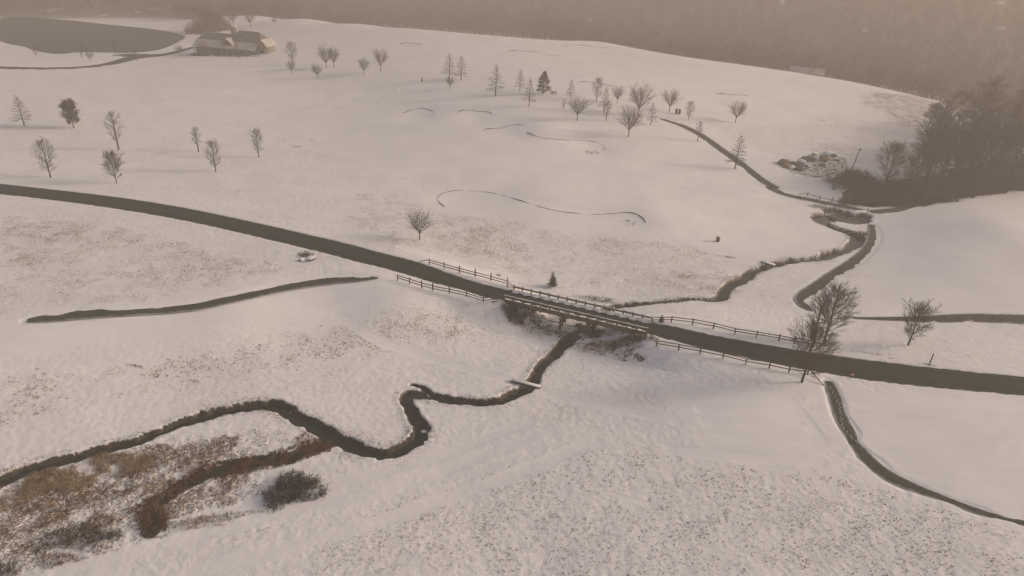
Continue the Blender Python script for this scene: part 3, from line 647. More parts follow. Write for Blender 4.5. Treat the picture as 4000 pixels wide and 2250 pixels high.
# ------------------------------------------------------------------ timber cart bridge
bz = 0.1; brz = math.atan2(bdir[1], bdir[0])
if True:
    T = empty('cart_bridge', (BC[0], BC[1], bz), brz)
    tag(T, 'long one-lane timber trestle bridge carrying the road over the creek', 'bridge')
    L2, W2 = BL/2, BW/2                                    # local x along the bridge, +y is the far side
    MB().box((0, 0, -0.19), (BL, BW-0.1, 0.22)).build('deck', M_DWOOD, T)
    for k_ in range(6): MB().box((0, -W2+0.35+k_*(BW-0.7)/5, -0.50), (BL-0.3, 0.16, 0.38)).build('stringer', M_DWOOD, T)
    for sgn in (-1, 1):
        MB().box((0, sgn*(W2-0.02), -0.24), (BL, 0.2, 0.42)).build('edge_beam', M_WOOD, T)
        c = MB().box((0, sgn*(W2-0.12), 0.12), (BL-0.1, 0.22, 0.18)).build('curb', M_WOOD, T)
        # snow ploughed against the curb, a lumpy low ridge
        sb = MB(); n = 90
        for a in range(n):
            x0 = -L2+0.1+a*(BL-0.2)/n; x1 = x0+(BL-0.2)/n
            w0, w1 = (.50+.18*math.sin(a*.9)+.1*math.sin(a*2.3+1) for a in (a, a+1)); yy = sgn*(W2-0.1)
            sb.quad((x0, yy, .23), (x1, yy, .23), (x1, yy-sgn*w1*.6, .16), (x0, yy-sgn*w0*.6, .16))
            sb.quad((x0, yy-sgn*w0*.6, .16), (x1, yy-sgn*w1*.6, .16), (x1, yy-sgn*w1, .02), (x0, yy-sgn*w0, .02))
            sb.quad((x0, yy+sgn*.1, .22), (x1, yy+sgn*.1, .22), (x1, yy, .23), (x0, yy, .23))
        sb.build('snow_bank', M_SNOW, T)
        npost = 16; xs = np.linspace(-L2+0.12, L2-0.12, npost)
        for a in range(npost):
            p = MB().box((xs[a], sgn*(W2+0.13), 0.22), (0.22, 0.18, 1.6)).build('post', M_WOOD, T)
            MB().box((xs[a], sgn*(W2+0.13), 1.045), (0.22, 0.18, 0.05), taper=.8).build('snow_cap', M_SNOW, p)
        for a in range(5):
            x0 = -L2+a*BL/5+0.01; x1 = -L2+(a+1)*BL/5-0.01
            r = MB().box(((x0+x1)/2, sgn*(W2-0.02), 0.73), (x1-x0, 0.12, 0.28)).build('rail', M_WOOD, T)
            MB().box(((x0+x1)/2, sgn*(W2-0.02), 0.895), (x1-x0-.02, 0.11, 0.05), taper=.97).build('snow_cap', M_SNOW, r)
    ca, sa = math.cos(brz), math.sin(brz)
    for fx in (-0.30, -0.085, 0.13, 0.34):
        xb = fx*BL; capz = -0.82
        cpb = MB().box((xb, 0, capz), (0.32, BW+0.7, 0.3)).build('bent_cap', M_DWOOD, T)
        MB().box((xb, -(W2+0.28), capz+.17), (0.3, 0.22, 0.06), taper=.8).build('snow_cap', M_SNOW, cpb)
        for py_ in (-W2-0.05, -W2*.35, W2*.35, W2+0.05):
            wx, wy = BC[0]+xb*ca-py_*sa, BC[1]+xb*sa+py_*ca; gz0 = float(ground_z(wx, wy)[0])-bz-0.4
            MB().tube([(xb, py_, gz0), (xb, py_, capz-.1)], .16, 8).build('pile', M_DWOOD, T)
        MB().beam((xb+.19, -W2-.1, -2.1), (xb+.19, W2+.1, -0.95), .07, .22).build('brace', M_DWOOD, T)
        MB().beam((xb-.19, -W2-.1, -0.95), (xb-.19, W2+.1, -2.1), .07, .22).build('brace', M_DWOOD, T)
    MB().tube([(-0.32*BL, -W2+.1, -1.75), (0.36*BL, -W2+.1, -1.75)], .055, 6).build('pipe', M_METAL, T)
    for sx_ in (-1, 1):
        MB().box((sx_*(L2-0.15), 0, -1.0), (0.25, BW+0.3, 1.6)).build('abutment', M_DWOOD, T)
        for sgn in (-1, 1):
            MB().beam((sx_*(L2-.1), sgn*(W2+.05), -.65), (sx_*(L2+1.6), sgn*(W2+1.3), -.55), .15, 1.1).build('wing_wall', M_DWOOD, T)

# ------------------------------------------------------------------ split-rail fences
def fence(name, label, t_pts, start=None, end=None, bays=2, hpost=1.08, end_post=None, thin=1.0):
    pts = [PT(*S(*p)) for p in t_pts]; gz_ = ground_z([p[0] for p in pts], [p[1] for p in pts]); pts = [np.array([p[0], p[1], g]) for p, g in zip(pts, gz_)]
    o = pts[0]; T = empty(name, tuple(o)); tag(T, label, 'fence', 'split-rail fences along the road' if bays == 2 else None)
    for i, p in enumerate(pts):
        q = p-o; MB().box((q[0], q[1], hpost/2-.15), (.15*thin, .15*thin, hpost+.3), rz=.3*i).build('post', M_RAIL, T)
    hs = (0.93, 0.50) if bays == 2 else (0.75,)
    for i in range(len(pts)-1):
        for h in hs:
            a = pts[i]-o+np.array([0, 0, h*hpost/1.08+random.uniform(-.03, .03)]); b = pts[i+1]-o+np.array([0, 0, h*hpost/1.08+random.uniform(-.03, .03)])
            MB().beam(a, b, .07*thin, .12*thin).build('rail', M_RAIL, T)
    for e, i in ((start, 0), (end, -1)):
        if e is None: continue
        p = PT(*S(*e[:3])) if not isinstance(e, np.ndarray) else e
        if not isinstance(e, np.ndarray): p = np.array([p[0], p[1], ground_z(p[0], p[1])[0]])
        for h in hs:
            a = pts[i]-o+np.array([0, 0, h*hpost/1.08]); b = p-o+(np.array([0, 0, h if isinstance(e, np.ndarray) else .06]))
            MB().beam(a, b, .07*thin, .12*thin).build('rail', M_RAIL, T)
            if not isinstance(e, np.ndarray): break
    return T
def bcorner(sx_, sgn): q = BC[:2]+bdir*sx_*(BL/2+.1)+bnor*sgn*(BW/2+.13); return np.array([q[0], q[1], bz-.1])
fence('split_rail_fence', 'split-rail fence along the near edge of the road left of the bridge', [('K', *p) for p in ((303, 783), (397, 812), (489, 843), (576, 867), (703, 893), (836, 922), (966, 962))], end=bcorner(-1, -1))
fence('split_rail_fence', 'split-rail fence along the far edge of the road left of the bridge', [('K', *p) for p in ((548, 665), (663, 698), (782, 731), (903, 760), (1025, 793), (1151, 828))], start=('K', 470, 640), end=bcorner(-1, 1))
fence('split_rail_fence', 'split-rail fence along the far edge of the road, from bridge to tall bare tree', [('E', 2352, 742), ('F', 8, 850), ('F', 156, 880), ('F', 306, 916), ('F', 460, 940), ('F', 618, 965), ('F', 730, 985), ('F', 862, 1004)], start=bcorner(1, 1), end=('F', 967, 1004))
fence('split_rail_fence', 'split-rail fence along the near road edge, ending in a fallen rail', [('E', 2187, 1010), ('E', 2433, 1052), ('F', 61, 1055), ('F', 222, 1090), ('F', 384, 1130), ('F', 550, 1158), ('F', 690, 1185), ('F', 822, 1202)], start=bcorner(1, -1), end=('F', 937, 1278))
fence('culvert_rail', 'low timber guard rail along the near side of the path over the culvert', [('N', *p) for p in ((690, 485), (855, 515), (1027, 555), (1208, 592), (1407, 628), (1585, 662))], start=('N', 575, 443), bays=1, hpost=.95)
fence('culvert_rail', 'low timber guard rail along the far side of the path over the culvert', [('N', *p) for p in ((735, 420), (905, 474), (1080, 508), (1225, 530))], start=('N', 620, 393), bays=1, hpost=.95)

# ------------------------------------------------------------------ trees
def bare_tree(kind, seed):
    """returns (trunk mesh, crown mesh) of a tree 8 m tall"""
    R = random.Random(seed); H = 8.0
    tr, cr = MB(), MB()
    bend = [(R.uniform(-.06, .06), R.uniform(-.06, .06)) for _ in range(3)]
    def grow(p, d, L, r, lvl, kids, up, spread, seg=3):
        """p, d numpy; adds tube and returns points along"""
        pts = [p]; rr = [r]
        for i in range(seg):
            d = d+np.array([R.uniform(-.17, .17), R.uniform(-.17, .17), R.uniform(-.1, .1)+up]); d = d/np.linalg.norm(d)
            p = p+d*L/seg; pts.append(p); rr.append(r*(1-.75*(i+1)/seg))
        return pts, rr
    def leaf_at(p):
        for _ in range(5):
            q = p+np.array([R.gauss(0, .13), R.gauss(0, .13), R.gauss(0, .11)]); s_ = R.uniform(.05, .11)
            a = np.array([R.gauss(0, 1), R.gauss(0, 1), R.gauss(0, 1)]); a /= np.linalg.norm(a); b = np.cross(a, [R.gauss(0, 1), R.gauss(0, 1), 1.0]); b /= np.linalg.norm(b)+1e-6
            lf.quad(q-a*s_, q+b*s_*.7, q+a*s_, q-b*s_*.7)
    lf = MB()
    def branch(p, d, L, r, lvl, up, maxl):
        r = max(r, .022 if kind[0] == 'w' else .0125)
        seg = 4 if lvl == 0 else (3 if lvl == 1 else 2)
        pts, rr = grow(p, d, L, r, lvl, 0, up, 0, seg)
        if lvl < 2: cr.tube(pts, rr, 4 if lvl == 0 else 3, cap=False)
        else:
            # twig: a thin three-sided blade
            cr.tube(pts, [x for x in rr], 3, cap=False)
        if 'leaf' in kind and lvl >= 1:
            for q in pts[1:]: leaf_at(q)
        if lvl >= maxl: return
        n = {0: nsub, 1: ntw}[lvl]
        for i in range(n):
            t = (i+.6+R.uniform(-.3, .3))/n; t = .18+.8*t; t = min(t, .99)
            k = min(int(t*seg), seg-1); f = t*seg-k; q = pts[k]*(1-f)+pts[k+1]*f; dd = (pts[k+1]-pts[k]); dd = dd/np.linalg.norm(dd)
            s_ = np.cross(dd, [0, 0, 1.0]); s_ = s_/(np.linalg.norm(s_)+1e-6); u_ = np.cross(s_, dd)
            ang = math.radians(R.uniform(*sub_ang)); ph = R.uniform(0, 2*math.pi)
            side = s_*math.cos(ph)+u_*math.sin(ph)*flat
            if kind.startswith('pin'): side = side+np.array([0, 0, .0])
            nd = dd*math.cos(ang)+side*math.sin(ang); nd /= np.linalg.norm(nd)
            branch(q, nd, L*(.62-.30*t)*R.uniform(.8, 1.2), max(r*(.5 if lvl == 0 else .55)*(1-.4*t), .015), lvl+1, up, maxl)
    nsub, ntw, sub_ang, flat = 7, 4, (22, 48), .9
    if kind.startswith('vase'):
        ht = R.uniform(1.6, 2.0); tr.tube([(0, 0, -.4), (0, 0, .5), (.03, .0, ht)], [.17, .14, .12], 7, cap=False)
        nb = 17; nsub, ntw = 9, 5
        for i in range(nb):
            a = i*2.4+R.uniform(-.3, .3); tilt = math.radians(8+32*math.sqrt((i+.5)/nb)+R.uniform(-5, 5)); tilt *= 1.15; d = np.array([math.sin(tilt)*math.cos(a), math.sin(tilt)*math.sin(a), math.cos(tilt)])
            branch(np.array([.02, 0, ht-R.uniform(0, .35)]), d, (H-ht)*R.uniform(.82, 1.0)*(1-.22*math.sin(tilt)), .07, 0, .05, 2)
    elif kind.startswith('oval') or kind.startswith('slim') or kind.startswith('wide'):
        wd = dict(o=1.0, s=.62, w=1.35)[kind[0]]
        ht = 1.1 if kind[0] != 's' else 1.6
        P = [np.array([0, 0, -.4])]; 
        for i in range(1, 9): P.append(np.array([R.uniform(-.07, .07)*i*.35, R.uniform(-.07, .07)*i*.35, H*.97*i/8]))
        rr = [.15*(1-i/8.6)**.8+.012 for i in range(9)]; tr.tube(P[:4], rr[:4], 7, cap=False); cr.tube(P[3:], rr[3:], 5, cap=False)
        nb = 32 if kind[0] != 's' else 22; nsub, ntw = (8, 5) if kind[0] != 'w' else (11, 6)
        for i in range(nb):
            t = (i+R.uniform(0, .8))/nb; z = ht+(H*.95-ht)*t; k = min(int(z/(H*.97/8)), 7); f = z/(H*.97/8)-k; q = P[k]*(1-f)+P[k+1]*f
            prof = math.sin(math.pi*min(1, (t*.86+.10)))**.75; L = wd*2.15*prof*R.uniform(.75, 1.15)+.25
            tilt = math.radians(R.uniform(50, 62)-28*t); a = i*2.4+R.uniform(-.4, .4)
            d = np.array([math.sin(tilt)*math.cos(a), math.sin(tilt)*math.sin(a), math.cos(tilt)])
            branch(q, d, L*1.25, .05*(1-.6*t), 0, .07, 2)
    elif kind.startswith('pin'):
        P = [np.array([R.uniform(-.03, .03), R.uniform(-.03, .03), -.4+(H+.3)*i/8]) for i in range(9)]
        rr = [.15*(1-i/8.4)+.01 for i in range(9)]; tr.tube(P[:4], rr[:4], 7, cap=False); cr.tube(P[3:], rr[3:], 5, cap=False)
        nb = 50; nsub, ntw, flat = 8, 3, .35
        for i in range(nb):
            t = (i+R.uniform(0, .8))/nb; z = 1.5+(H*.97-1.5)*t; q = np.array([0, 0, z])
            L = 2.15*(1-t)**.75*R.uniform(.75, 1.1)+.18
            tilt = math.radians(98-50*t+R.uniform(-6, 6)); a = i*2.4+R.uniform(-.3, .3)
            d = np.array([math.sin(tilt)*math.cos(a), math.sin(tilt)*math.sin(a), math.cos(tilt)])
            branch(q, d, L, .05*(1-.5*t), 0, .015 if t > .3 else -.02, 2)
    elif kind.startswith('wood'):
        ht = 2.2; P = [np.array([0, 0, -.4])]
        for i in range(1, 9): P.append(np.array([R.uniform(-.1, .1)*i*.5, R.uniform(-.1, .1)*i*.5, H*.9*i/8]))
        rr = [.11*(1-i/9)+.012 for i in range(9)]; tr.tube(P[:5], rr[:5], 6, cap=False); cr.tube(P[4:], rr[4:], 5, cap=False)
        nsub, ntw = 9, 6
        for i in range(20):
            t = (i+R.uniform(0, .8))/16; z = ht+(H*.88-ht)*t; k = min(int(z/(H*.9/8)), 7); q = P[k]
            tilt = math.radians(R.uniform(35, 65)-20*t); a = i*2.4; d = np.array([math.sin(tilt)*math.cos(a), math.sin(tilt)*math.sin(a), math.cos(tilt)])
            branch(q*(1)+np.array([0, 0, z-q[2]])*.6, d, (2.9-1.3*t)*R.uniform(.7, 1.1), .05, 0, .05, 2)
    zz = np.array(cr.v); zt = np.quantile(zz[:, 2], .998); wt = np.quantile(np.hypot(zz[:, 0], zz[:, 1]), .97)*2
    want = dict(vase=.80, oval=.54, slim=.42, wide=.62, pin=.60, wood=.55)[kind.split('_')[0]]*8.0; kz, kx = 8.0/zt, want/wt
    for M in (tr, cr, lf): M.v = [(v[0]*kx, v[1]*kx, v[2]*kz) for v in M.v]
    tm = tr.mesh('trunk', M_BARK, True); cm = cr.mesh('crown', M_TWIG, False)
    lm = lf.mesh('leaves', M_LEAF) if lf.v else None
    return tm, cm, lm
TREES = {k_: [bare_tree(k_, 100+7*i+len(k_)*13) for i in range(n)] for k_, n in (('vase', 3), ('oval', 3), ('slim', 2), ('wide', 2), ('pin', 3), ('pin_leaf', 1), ('wide_leaf', 1), ('wood', 4))}
def put_tree(kind, var, pos, h, wscale=1.0, label=None, group=None, cat='tree', name='bare_tree', rz=None, twig=None):
    tm, cm, lm = TREES[kind][var % len(TREES[kind])]
    T = empty(name, (pos[0], pos[1], pos[2]-.02), rz if rz is not None else random.uniform(0, 6.28)); s_ = h/8.0; T.scale = (s_*wscale, s_*wscale, s_)
    tag(T, label, cat, group)
    link('trunk', tm, T); c = link('crown', cm, T)
    if lm: link('leaves', lm, T)
    return T
def tree_h(px, py, topy):
    p = PT(px, py); p[2] = ground_z(p[0], p[1])[0]; h = 1.0
    for _ in range(12):
        ty = project(p+np.array([0, 0, h]))[1]; h *= (py-topy)/max(py-ty, 1e-3)
    return p, h
TLIST = [  # px, py, top py, kind, variant, width, label
 (95, 493, 372, 'pin', 0, 1.05, 'young conical tree nearest the left edge of the upper left field, beside the leafy tree'),
 (289, 501, 388, 'wide_leaf', 0, 0.97, 'small tree still holding brown leaves in the upper left field'),
 (464, 584, 432, 'slim', 0, 1.07, 'narrow bare tree standing just behind the spreading one in the left field'),
 (198, 693, 536, 'oval', 0, 1.00, 'open bare tree nearest the left end of the road'),
 (456, 716, 583, 'wide', 0, 0.93, 'spreading bare tree with forked top, closest to the road on the left'),
 (776, 593, 493, 'slim', 1, 1.05, 'thin sapling left of the middle pair in the left field'),
 (843, 670, 541, 'oval', 1, 0.93, 'bare oval tree, the nearer of the pair in the middle of the left field'),
 (1011, 614, 498, 'oval', 2, 0.89, 'bare oval tree, rightmost of the left field trees'),
 (142, 221, 170, 'oval', 0, 1.25, 'hazy reddish bare tree on the near pond shore, leftmost'),
 (320, 224, 160, 'oval', 1, 1.10, 'tall hazy bare tree at the middle of the near pond shore'),
 (355, 242, 192, 'vase', 0, 1.05, 'small hazy bare tree between the pond and its driveway'),
 (452, 208, 160, 'slim', 0, 1.25, 'hazy thin tree at the pond end of the parking lot'),
 (703, 217, 172, 'vase', 1, 1.05, 'hazy small bare tree beside the clubhouse drive'),
 (533, 238, 195, 'slim', 1, 1.10, 'faint sapling below the parking lot'),
 (1142, 251, 160, 'oval', 2, 1.05, 'taller hazy bare tree right of the clubhouse, behind its small neighbour'),
 (1139, 287, 230, 'vase', 2, 1.00, 'small hazy bare tree right of the clubhouse, in front of its taller neighbour'),
 (1275, 267, 168, 'vase', 0, 1.12, 'largest spreading tree of the group right of the clubhouse'),
 (1305, 265, 178, 'vase', 1, 0.90, 'slender bare tree touching the largest one right of the clubhouse'),
 (1240, 307, 240, 'vase', 2, 0.97, 'small vase shaped tree in front of the largest one right of the clubhouse'),
 (1422, 294, 216, 'vase', 0, 0.97, 'vase shaped bare tree, left of the pair alone on the slope'),
 (1487, 280, 183, 'vase', 1, 0.95, 'taller vase shaped bare tree, right of the pair alone on the slope'),
 (1755, 309, 208, 'pin', 0, 1.00, 'conical tree, left of the two touching conical trees on the hill'),
 (1801, 314, 218, 'pin', 1, 1.00, 'conical tree, right of the two touching conical trees on the hill'),
 (1758, 347, 292, 'vase', 2, 1.05, 'small bare tree just below the two touching conical trees'),
 (1936, 374, 250, 'pin', 2, 0.97, 'tall conical tree standing alone right of the touching pair'),
 (2030, 355, 272, 'pin', 1, 0.97, 'small conical tree left of the dense leafy one'),
 (2066, 417, 305, 'pin', 0, 0.84, 'slender tall trunk tree below the dense leafy conical one'),
 (2122, 368, 280, 'pin_leaf', 0, 1.00, 'dense conical tree keeping its brown leaves, on the hill left of the stone bench'),
 (2228, 385, 310, 'pin', 2, 1.05, 'conical tree just right of the stone bench'),
 (2330, 396, 298, 'oval', 1, 0.93, 'upright oval tree behind the big vase shaped one'),
 (2200, 430, 386, 'slim', 0, 1.00, 'tiny sapling left of the big vase shaped tree'),
 (2254, 473, 366, 'vase', 0, 1.15, 'big vase shaped tree in the left of the hill grove'),
 (2359, 435, 338, 'pin', 1, 0.88, 'slender conical tree in the middle of the hill grove'),
 (2367, 471, 390, 'slim', 1, 1.10, 'thin sapling in front of the slender conical tree'),
 (2410, 405, 332, 'vase', 1, 1.02, 'small vase tree behind the middle of the hill grove'),
 (2493, 452, 312, 'vase', 2, 1.02, 'tallest tree of the hill grove, behind the big one at the front'),
 (2454, 535, 408, 'vase', 1, 1.15, 'big vase shaped tree at the front of the hill grove'),
 (2541, 488, 400, 'pin', 2, 0.93, 'small conical tree at the right front of the hill grove'),
 (2614, 435, 340, 'vase', 0, 1.18, 'round vase shaped tree left of the two refuse bins'),
 (2688, 469, 392, 'oval', 0, 1.00, 'small bare tree right of the two refuse bins'),
 (2724, 552, 472, 'slim', 0, 1.00, 'thin sapling overlapping the upper cart path'),
 (2872, 479, 384, 'vase', 2, 1.07, 'lone vase shaped tree on the right slope of the hill'),
 (2870, 660, 530, 'pin', 1, 1.05, 'conical bare tree on the near edge of the upper cart path'),
 (1639, 938, 818, 'vase', 1, 1.12, 'round crowned bare tree alone between the road and the large bunker'),
 (3132, 1494, 1255, 'wide', 1, 1.07, 'dense bare tree on the near side of the road by the fence end'),
 (3218, 1338, 1105, 'wide', 0, 1.07, 'tall bare tree with dense oval crown on the far side of the road'),
 (3547, 1349, 1178, 'wide', 1, 1.07, 'open crowned bare tree standing alone right of the road fence'),
 (789, 150, 18, 'oval', 1, 1.20, 'hazy dark tree at the left end behind the clubhouse'),
 (824, 128, 40, 'wide_leaf', 0, 1.25, 'hazy russet round tree behind the clubhouse, second from its left end'),
 (856, 126, 48, 'wide_leaf', 0, 1.30, 'hazy russet broad tree behind the middle of the clubhouse'),
 (913, 101, 18, 'vase', 0, 1.15, 'hazy bare tree beyond the clubhouse chimney'),
 (978, 105, 38, 'vase', 1, 1.10, 'hazy bare tree behind the right part of the clubhouse'),
 (1072, 95, 62, 'vase', 2, 1.00, 'faint small bare tree at the left end of the ridge'),
 (798, 221, 158, 'vase', 1, 1.05, 'hazy bare tree in front of the left end of the clubhouse'),
 (848, 205, 165, 'vase', 0, 1.00, 'hazy bare tree in front of the clubhouse left of the gable'),
 (932, 228, 170, 'slim', 1, 1.05, 'hazy thin tree in front of the clubhouse right of the gable'),
 (323, 50, -10, 'vase', 1, 1.05, 'faint large tree beyond the far pond shore, left of the pair'),
 (357, 42, -12, 'oval', 0, 1.00, 'faint large tree beyond the far pond shore, right of the pair'),
]
for px, py, ty, kd, v, ws, lab in TLIST:
    p, h = tree_h(px, py, ty)
    put_tree(kd, v, p, h, ws, lab, 'bare trees spread over the course', name='leafy_tree' if 'leaf' in kd else 'bare_tree')
# extra close stem beside the tall roadside tree
p, h = tree_h(3212, 1336, 1150); put_tree('slim', 1, p+np.array([-1.2, .5, 0]), h, 1.1, 'slimmer bare tree hard against the left of the tall roadside one', 'bare trees spread over the course')

# the wood at the right edge
big, h = tree_h(3458, 731, 545)
put_tree('wide', 1, big, h, 1.15, 'wide spreading bare tree in front of the wood by the leaning pole', name='bare_tree')
WOODPX = [(3716, 600, 415), (3640, 640, 450), (3590, 680, 500), (3800, 610, 430), (3560, 720, 545), (3680, 700, 480), (3740, 680, 440), (3820, 690, 460), (3900, 640, 430), (3960, 600, 400), (3980, 680, 440),
          (3880, 700, 470), (3780, 740, 500), (3650, 745, 540), (3600, 765, 590), (3930, 730, 480), (4040, 640, 420), (4060, 720, 450), (3700, 640, 470), (3860, 600, 420), (3530, 760, 610), (3990, 560, 380), (4090, 560, 360),
          (3620, 710, 510), (3850, 745, 520), (4000, 735, 500), (3760, 620, 430), (3920, 580, 400), (3830, 560, 420), (3950, 480, 350), (4020, 470, 330), (3980, 430, 300), (4080, 450, 300), (4130, 650, 430)]
_r = random.Random(5)
WOODPX += [(_r.uniform(3620, 4150), _r.uniform(480, 730), 0) for _ in range(38)]
for i, (px, py, ty) in enumerate(WOODPX):
    if ty == 0: ty = py-_r.uniform(130, 230)
    if ty < 290+max(0, (3760-px))*.6: ty = 290+max(0, (3760-px))*.6+_r.uniform(0, 60)
    p, h = tree_h(px, py, ty); put_tree('wood', i, p, min(h, 24), 1.25, 'bare tree in the dense wood at the right edge', 'trees of the wood at the right edge', name='woodland_tree')

# ------------------------------------------------------------------ shrubs, evergreens, brush
def twig_blades(M, base_pts, L, spread, w, R, n, up=.8):
    for b in base_pts:
        for _ in range(n):
            a = R.uniform(0, 6.283); t = abs(R.gauss(0, spread)); d = np.array([math.cos(a)*math.sin(t), math.sin(a)*math.sin(t), math.cos(t)*up]); l = L*R.uniform(.6, 1.1)
            m_ = b+d*l*.5+np.array([R.gauss(0, .06), R.gauss(0, .06), 0])*l; e = b+d*l; s_ = np.array([-d[1]-.001, d[0], 0]); s_ = s_/(np.linalg.norm(s_)+1e-6)*w
            s2 = np.cross(d, s_)*.8
            M.quad(b-s_, b+s_, m_+s2*.8, m_-s2*.8); M.quad(m_-s_*.7, m_+s_*.7, e)
def brush(name, label, cat, ctr, rx, ry, hgt, m, n=150, k=7, w=.02, seed=1, rz=0, group=None, m2=None, arch=.7):
    """a thicket of arching stems inside an uneven ellipse"""
    R = random.Random(seed); G = ctr.copy(); G[2] = ground_z(G[0], G[1])[0]
    T = empty(name, tuple(G)); tag(T, label, cat, group); parts = [(MB(), m, 'stems'), (MB(), m2 or m, 'twigs')]
    pts = []
    for _ in range(n):
        a = R.uniform(0, 6.283); q = math.sqrt(R.random())*(1+.22*math.sin(3*a+seed)+.16*math.sin(5*a+2*seed)+R.uniform(-.08, .16)); x, y = rx*q*math.cos(a), ry*q*math.sin(a)
        pts.append((x*math.cos(rz)-y*math.sin(rz), x*math.sin(rz)+y*math.cos(rz), q))
    zz = ground_z([p[0]+G[0] for p in pts], [p[1]+G[1] for p in pts])-G[2]
    for (x, y, q), z in zip(pts, zz):
        b = np.array([x, y, z-.05]); hh = hgt*(1-.45*min(1, q*q))*R.uniform(.45, 1.25)
        twig_blades(parts[0][0], [b], hh, arch, w*1.3, R, max(2, k//3))
        for _ in range(k):
            c = b+np.array([R.gauss(0, .3), R.gauss(0, .3), R.uniform(.2, .8)])*hh*np.array([.6, .6, 1.0]); twig_blades(parts[1][0], [c], hh*.45, 1.1, w, R, 1)
    for M, mm, nm in parts: tag(M.build(nm, mm, T), kind='stuff')
    return T
def P3(t, x, y): p = PT(*S(t, x, y)); return p
brush('shrub', 'large dark tangled shrub standing alone in snow right of the marsh', 'shrub', P3('G', 1950, 880), 3.0, 2.2, 1.5, M_TWIGD, n=330, k=9, w=.03, seed=3, rz=.4, m2=M_TWIGD, arch=.95)
brush('shrub', 'dark shrub under the left end of the bridge', 'shrub', P3('E', 600, 660), 1.8, 1.3, 1.5, M_TWIGD, n=190, k=9, w=.03, seed=5, rz=-.4)
brush('shrub', 'small rounded dark shrub under the middle of the bridge beside the creek', 'shrub', P3('E', 1490, 880), 1.2, 1.0, 1.2, M_TWIGD, n=150, k=9, w=.03, seed=6)
brush('shrub', 'low dark shrub under the right end of the bridge', 'shrub', P3('E', 1880, 950), 3.2, 1.0, 1.1, M_TWIGD, n=200, k=8, w=.028, seed=7, rz=-.2)
brush('brush_patch', 'brown brush on the bank below the left half of the bridge', 'brush', P3('E', 900, 840), 4.2, 1.1, .55, M_GRASS, n=200, k=5, w=.02, seed=8, rz=-.35)
brush('brush_patch', 'brown brush below the right half of the bridge', 'brush', P3('E', 1650, 1000), 4.6, 1.2, .8, M_GRASS, n=240, k=5, w=.02, seed=9, rz=-.1)
brush('brush_patch', 'rusty brown brush at the lower left corner of the marsh', 'brush', P3('G', 500, 1190), 3.0, 1.6, 1.0, M_RUST, n=230, k=7, w=.022, seed=10, rz=.2, m2=M_TWIGD)
brush('brush_patch', 'small dark rust bush between the two larger brush patches of the marsh', 'brush', P3('G', 755, 1185), .8, .6, .8, M_RUST, n=60, k=7, w=.022, seed=11, m2=M_TWIGD)
brush('brush_patch', 'rusty brush at the lower end of the weedy side channel', 'brush', P3('G', 1030, 1130), 2.0, 1.2, .7, M_RUST, n=100, k=7, w=.022, seed=12, m2=M_TWIGD)
brush('brush_patch', 'long strip of rusty grass on the lower edge of the marsh', 'brush', P3('G', 1330, 1090), 5.0, .8, .7, M_RUST, n=220, k=5, w=.02, seed=13, rz=.28, m2=M_GRASS)
brush('brush_patch', 'rusty brush clump just above the bottom edge of the marsh', 'brush', P3('G', 380, 1350), 1.9, .8, .7, M_RUST, n=120, k=6, w=.02, seed=14, rz=.2)
brush('brush_patch', 'dark brush in the bottom left corner of the picture', 'brush', P3('G', 30, 1420), 1.4, 1.1, 1.0, M_RUST, n=120, k=6, w=.022, seed=15, m2=M_TWIGD)
brush('brush_patch', 'dark brown brush beside the upper end of the weedy side channel', 'brush', P3('G', 1590, 740), 1.9, .9, .6, M_RUST, n=150, k=5, w=.02, seed=16, rz=.2)
brush('brush_patch', 'orange brown grass where the side channel leaves the creek', 'brush', P3('G', 2050, 590), 2.6, .8, .6, M_RUST, n=150, k=4, w=.018, seed=17, rz=.3, m2=M_GRASS)
for i, (x, y, rx, ry, h, lb) in enumerate(((3430, 745, 9, 4, 3.2, 'dark thicket at the foot of the spreading tree, by the path junction'), (3330, 720, 5, 2.5, 3.6, 'dark evergreen looking thicket left of the spreading tree'), (3560, 765, 9, 3, 3.6, 'dark thicket along the wood edge right of the spreading tree'),
                                    (3720, 735, 12, 5, 4.5, 'undergrowth along the right wood edge above the snowy hill'), (3900, 720, 12, 6, 5.0, 'undergrowth at the far right of the wood edge'),
   (3400, 795, 7, 2.2, 2.2, 'low thicket just behind the far culvert rail'), (3500, 797, 7, 2.4, 2.8, 'thicket on the bend of the path below the spreading tree'), (3610, 785, 8, 2.6, 3.4, 'thicket above the path middle, left of the wood'), (3700, 765, 8, 2.6, 4.0, 'thicket above the path where it enters the wood'))):
    brush('thicket', lb, 'thicket', PT(x, y), rx, ry, h*1.15, M_THICK, n=340, k=10, w=.06, seed=30+i, rz=.0)
brush('brush_patch', 'dark weeds on the far bank of the pool by the culvert', 'brush', P3('N', 1050, 600), 4.4, 1.3, .9, M_TWIGD, n=200, k=5, w=.03, seed=41, rz=-.3, m2=M_GRASS)
brush('brush_patch', 'dark reeds on the right bank of the creek below the culvert pool', 'brush', P3('N', 1500, 960), 1.4, 1.1, .8, M_TWIGD, n=110, k=5, w=.025, seed=42)
brush('brush_patch', 'tangled brush on the far creek bank just upstream of the bridge', 'brush', P3('E', 1530, 490), 3.0, 1.0, .7, M_GRASS, n=160, k=5, w=.022, seed=43, rz=-.2, m2=M_TWIGD)
brush('shrub', 'round brown shrub behind the snowy boulders by the road', 'shrub', P3('H', 2050, 510), 1.1, .7, .9, M_RUST, n=110, k=7, w=.02, seed=44, m2=M_TWIGP)
brush('brush_patch', 'pale straw grass between the fence end and the tall roadside tree', 'brush', P3('F', 985, 985), 1.4, .8, .6, M_REED, n=60, k=4, w=.015, seed=45)

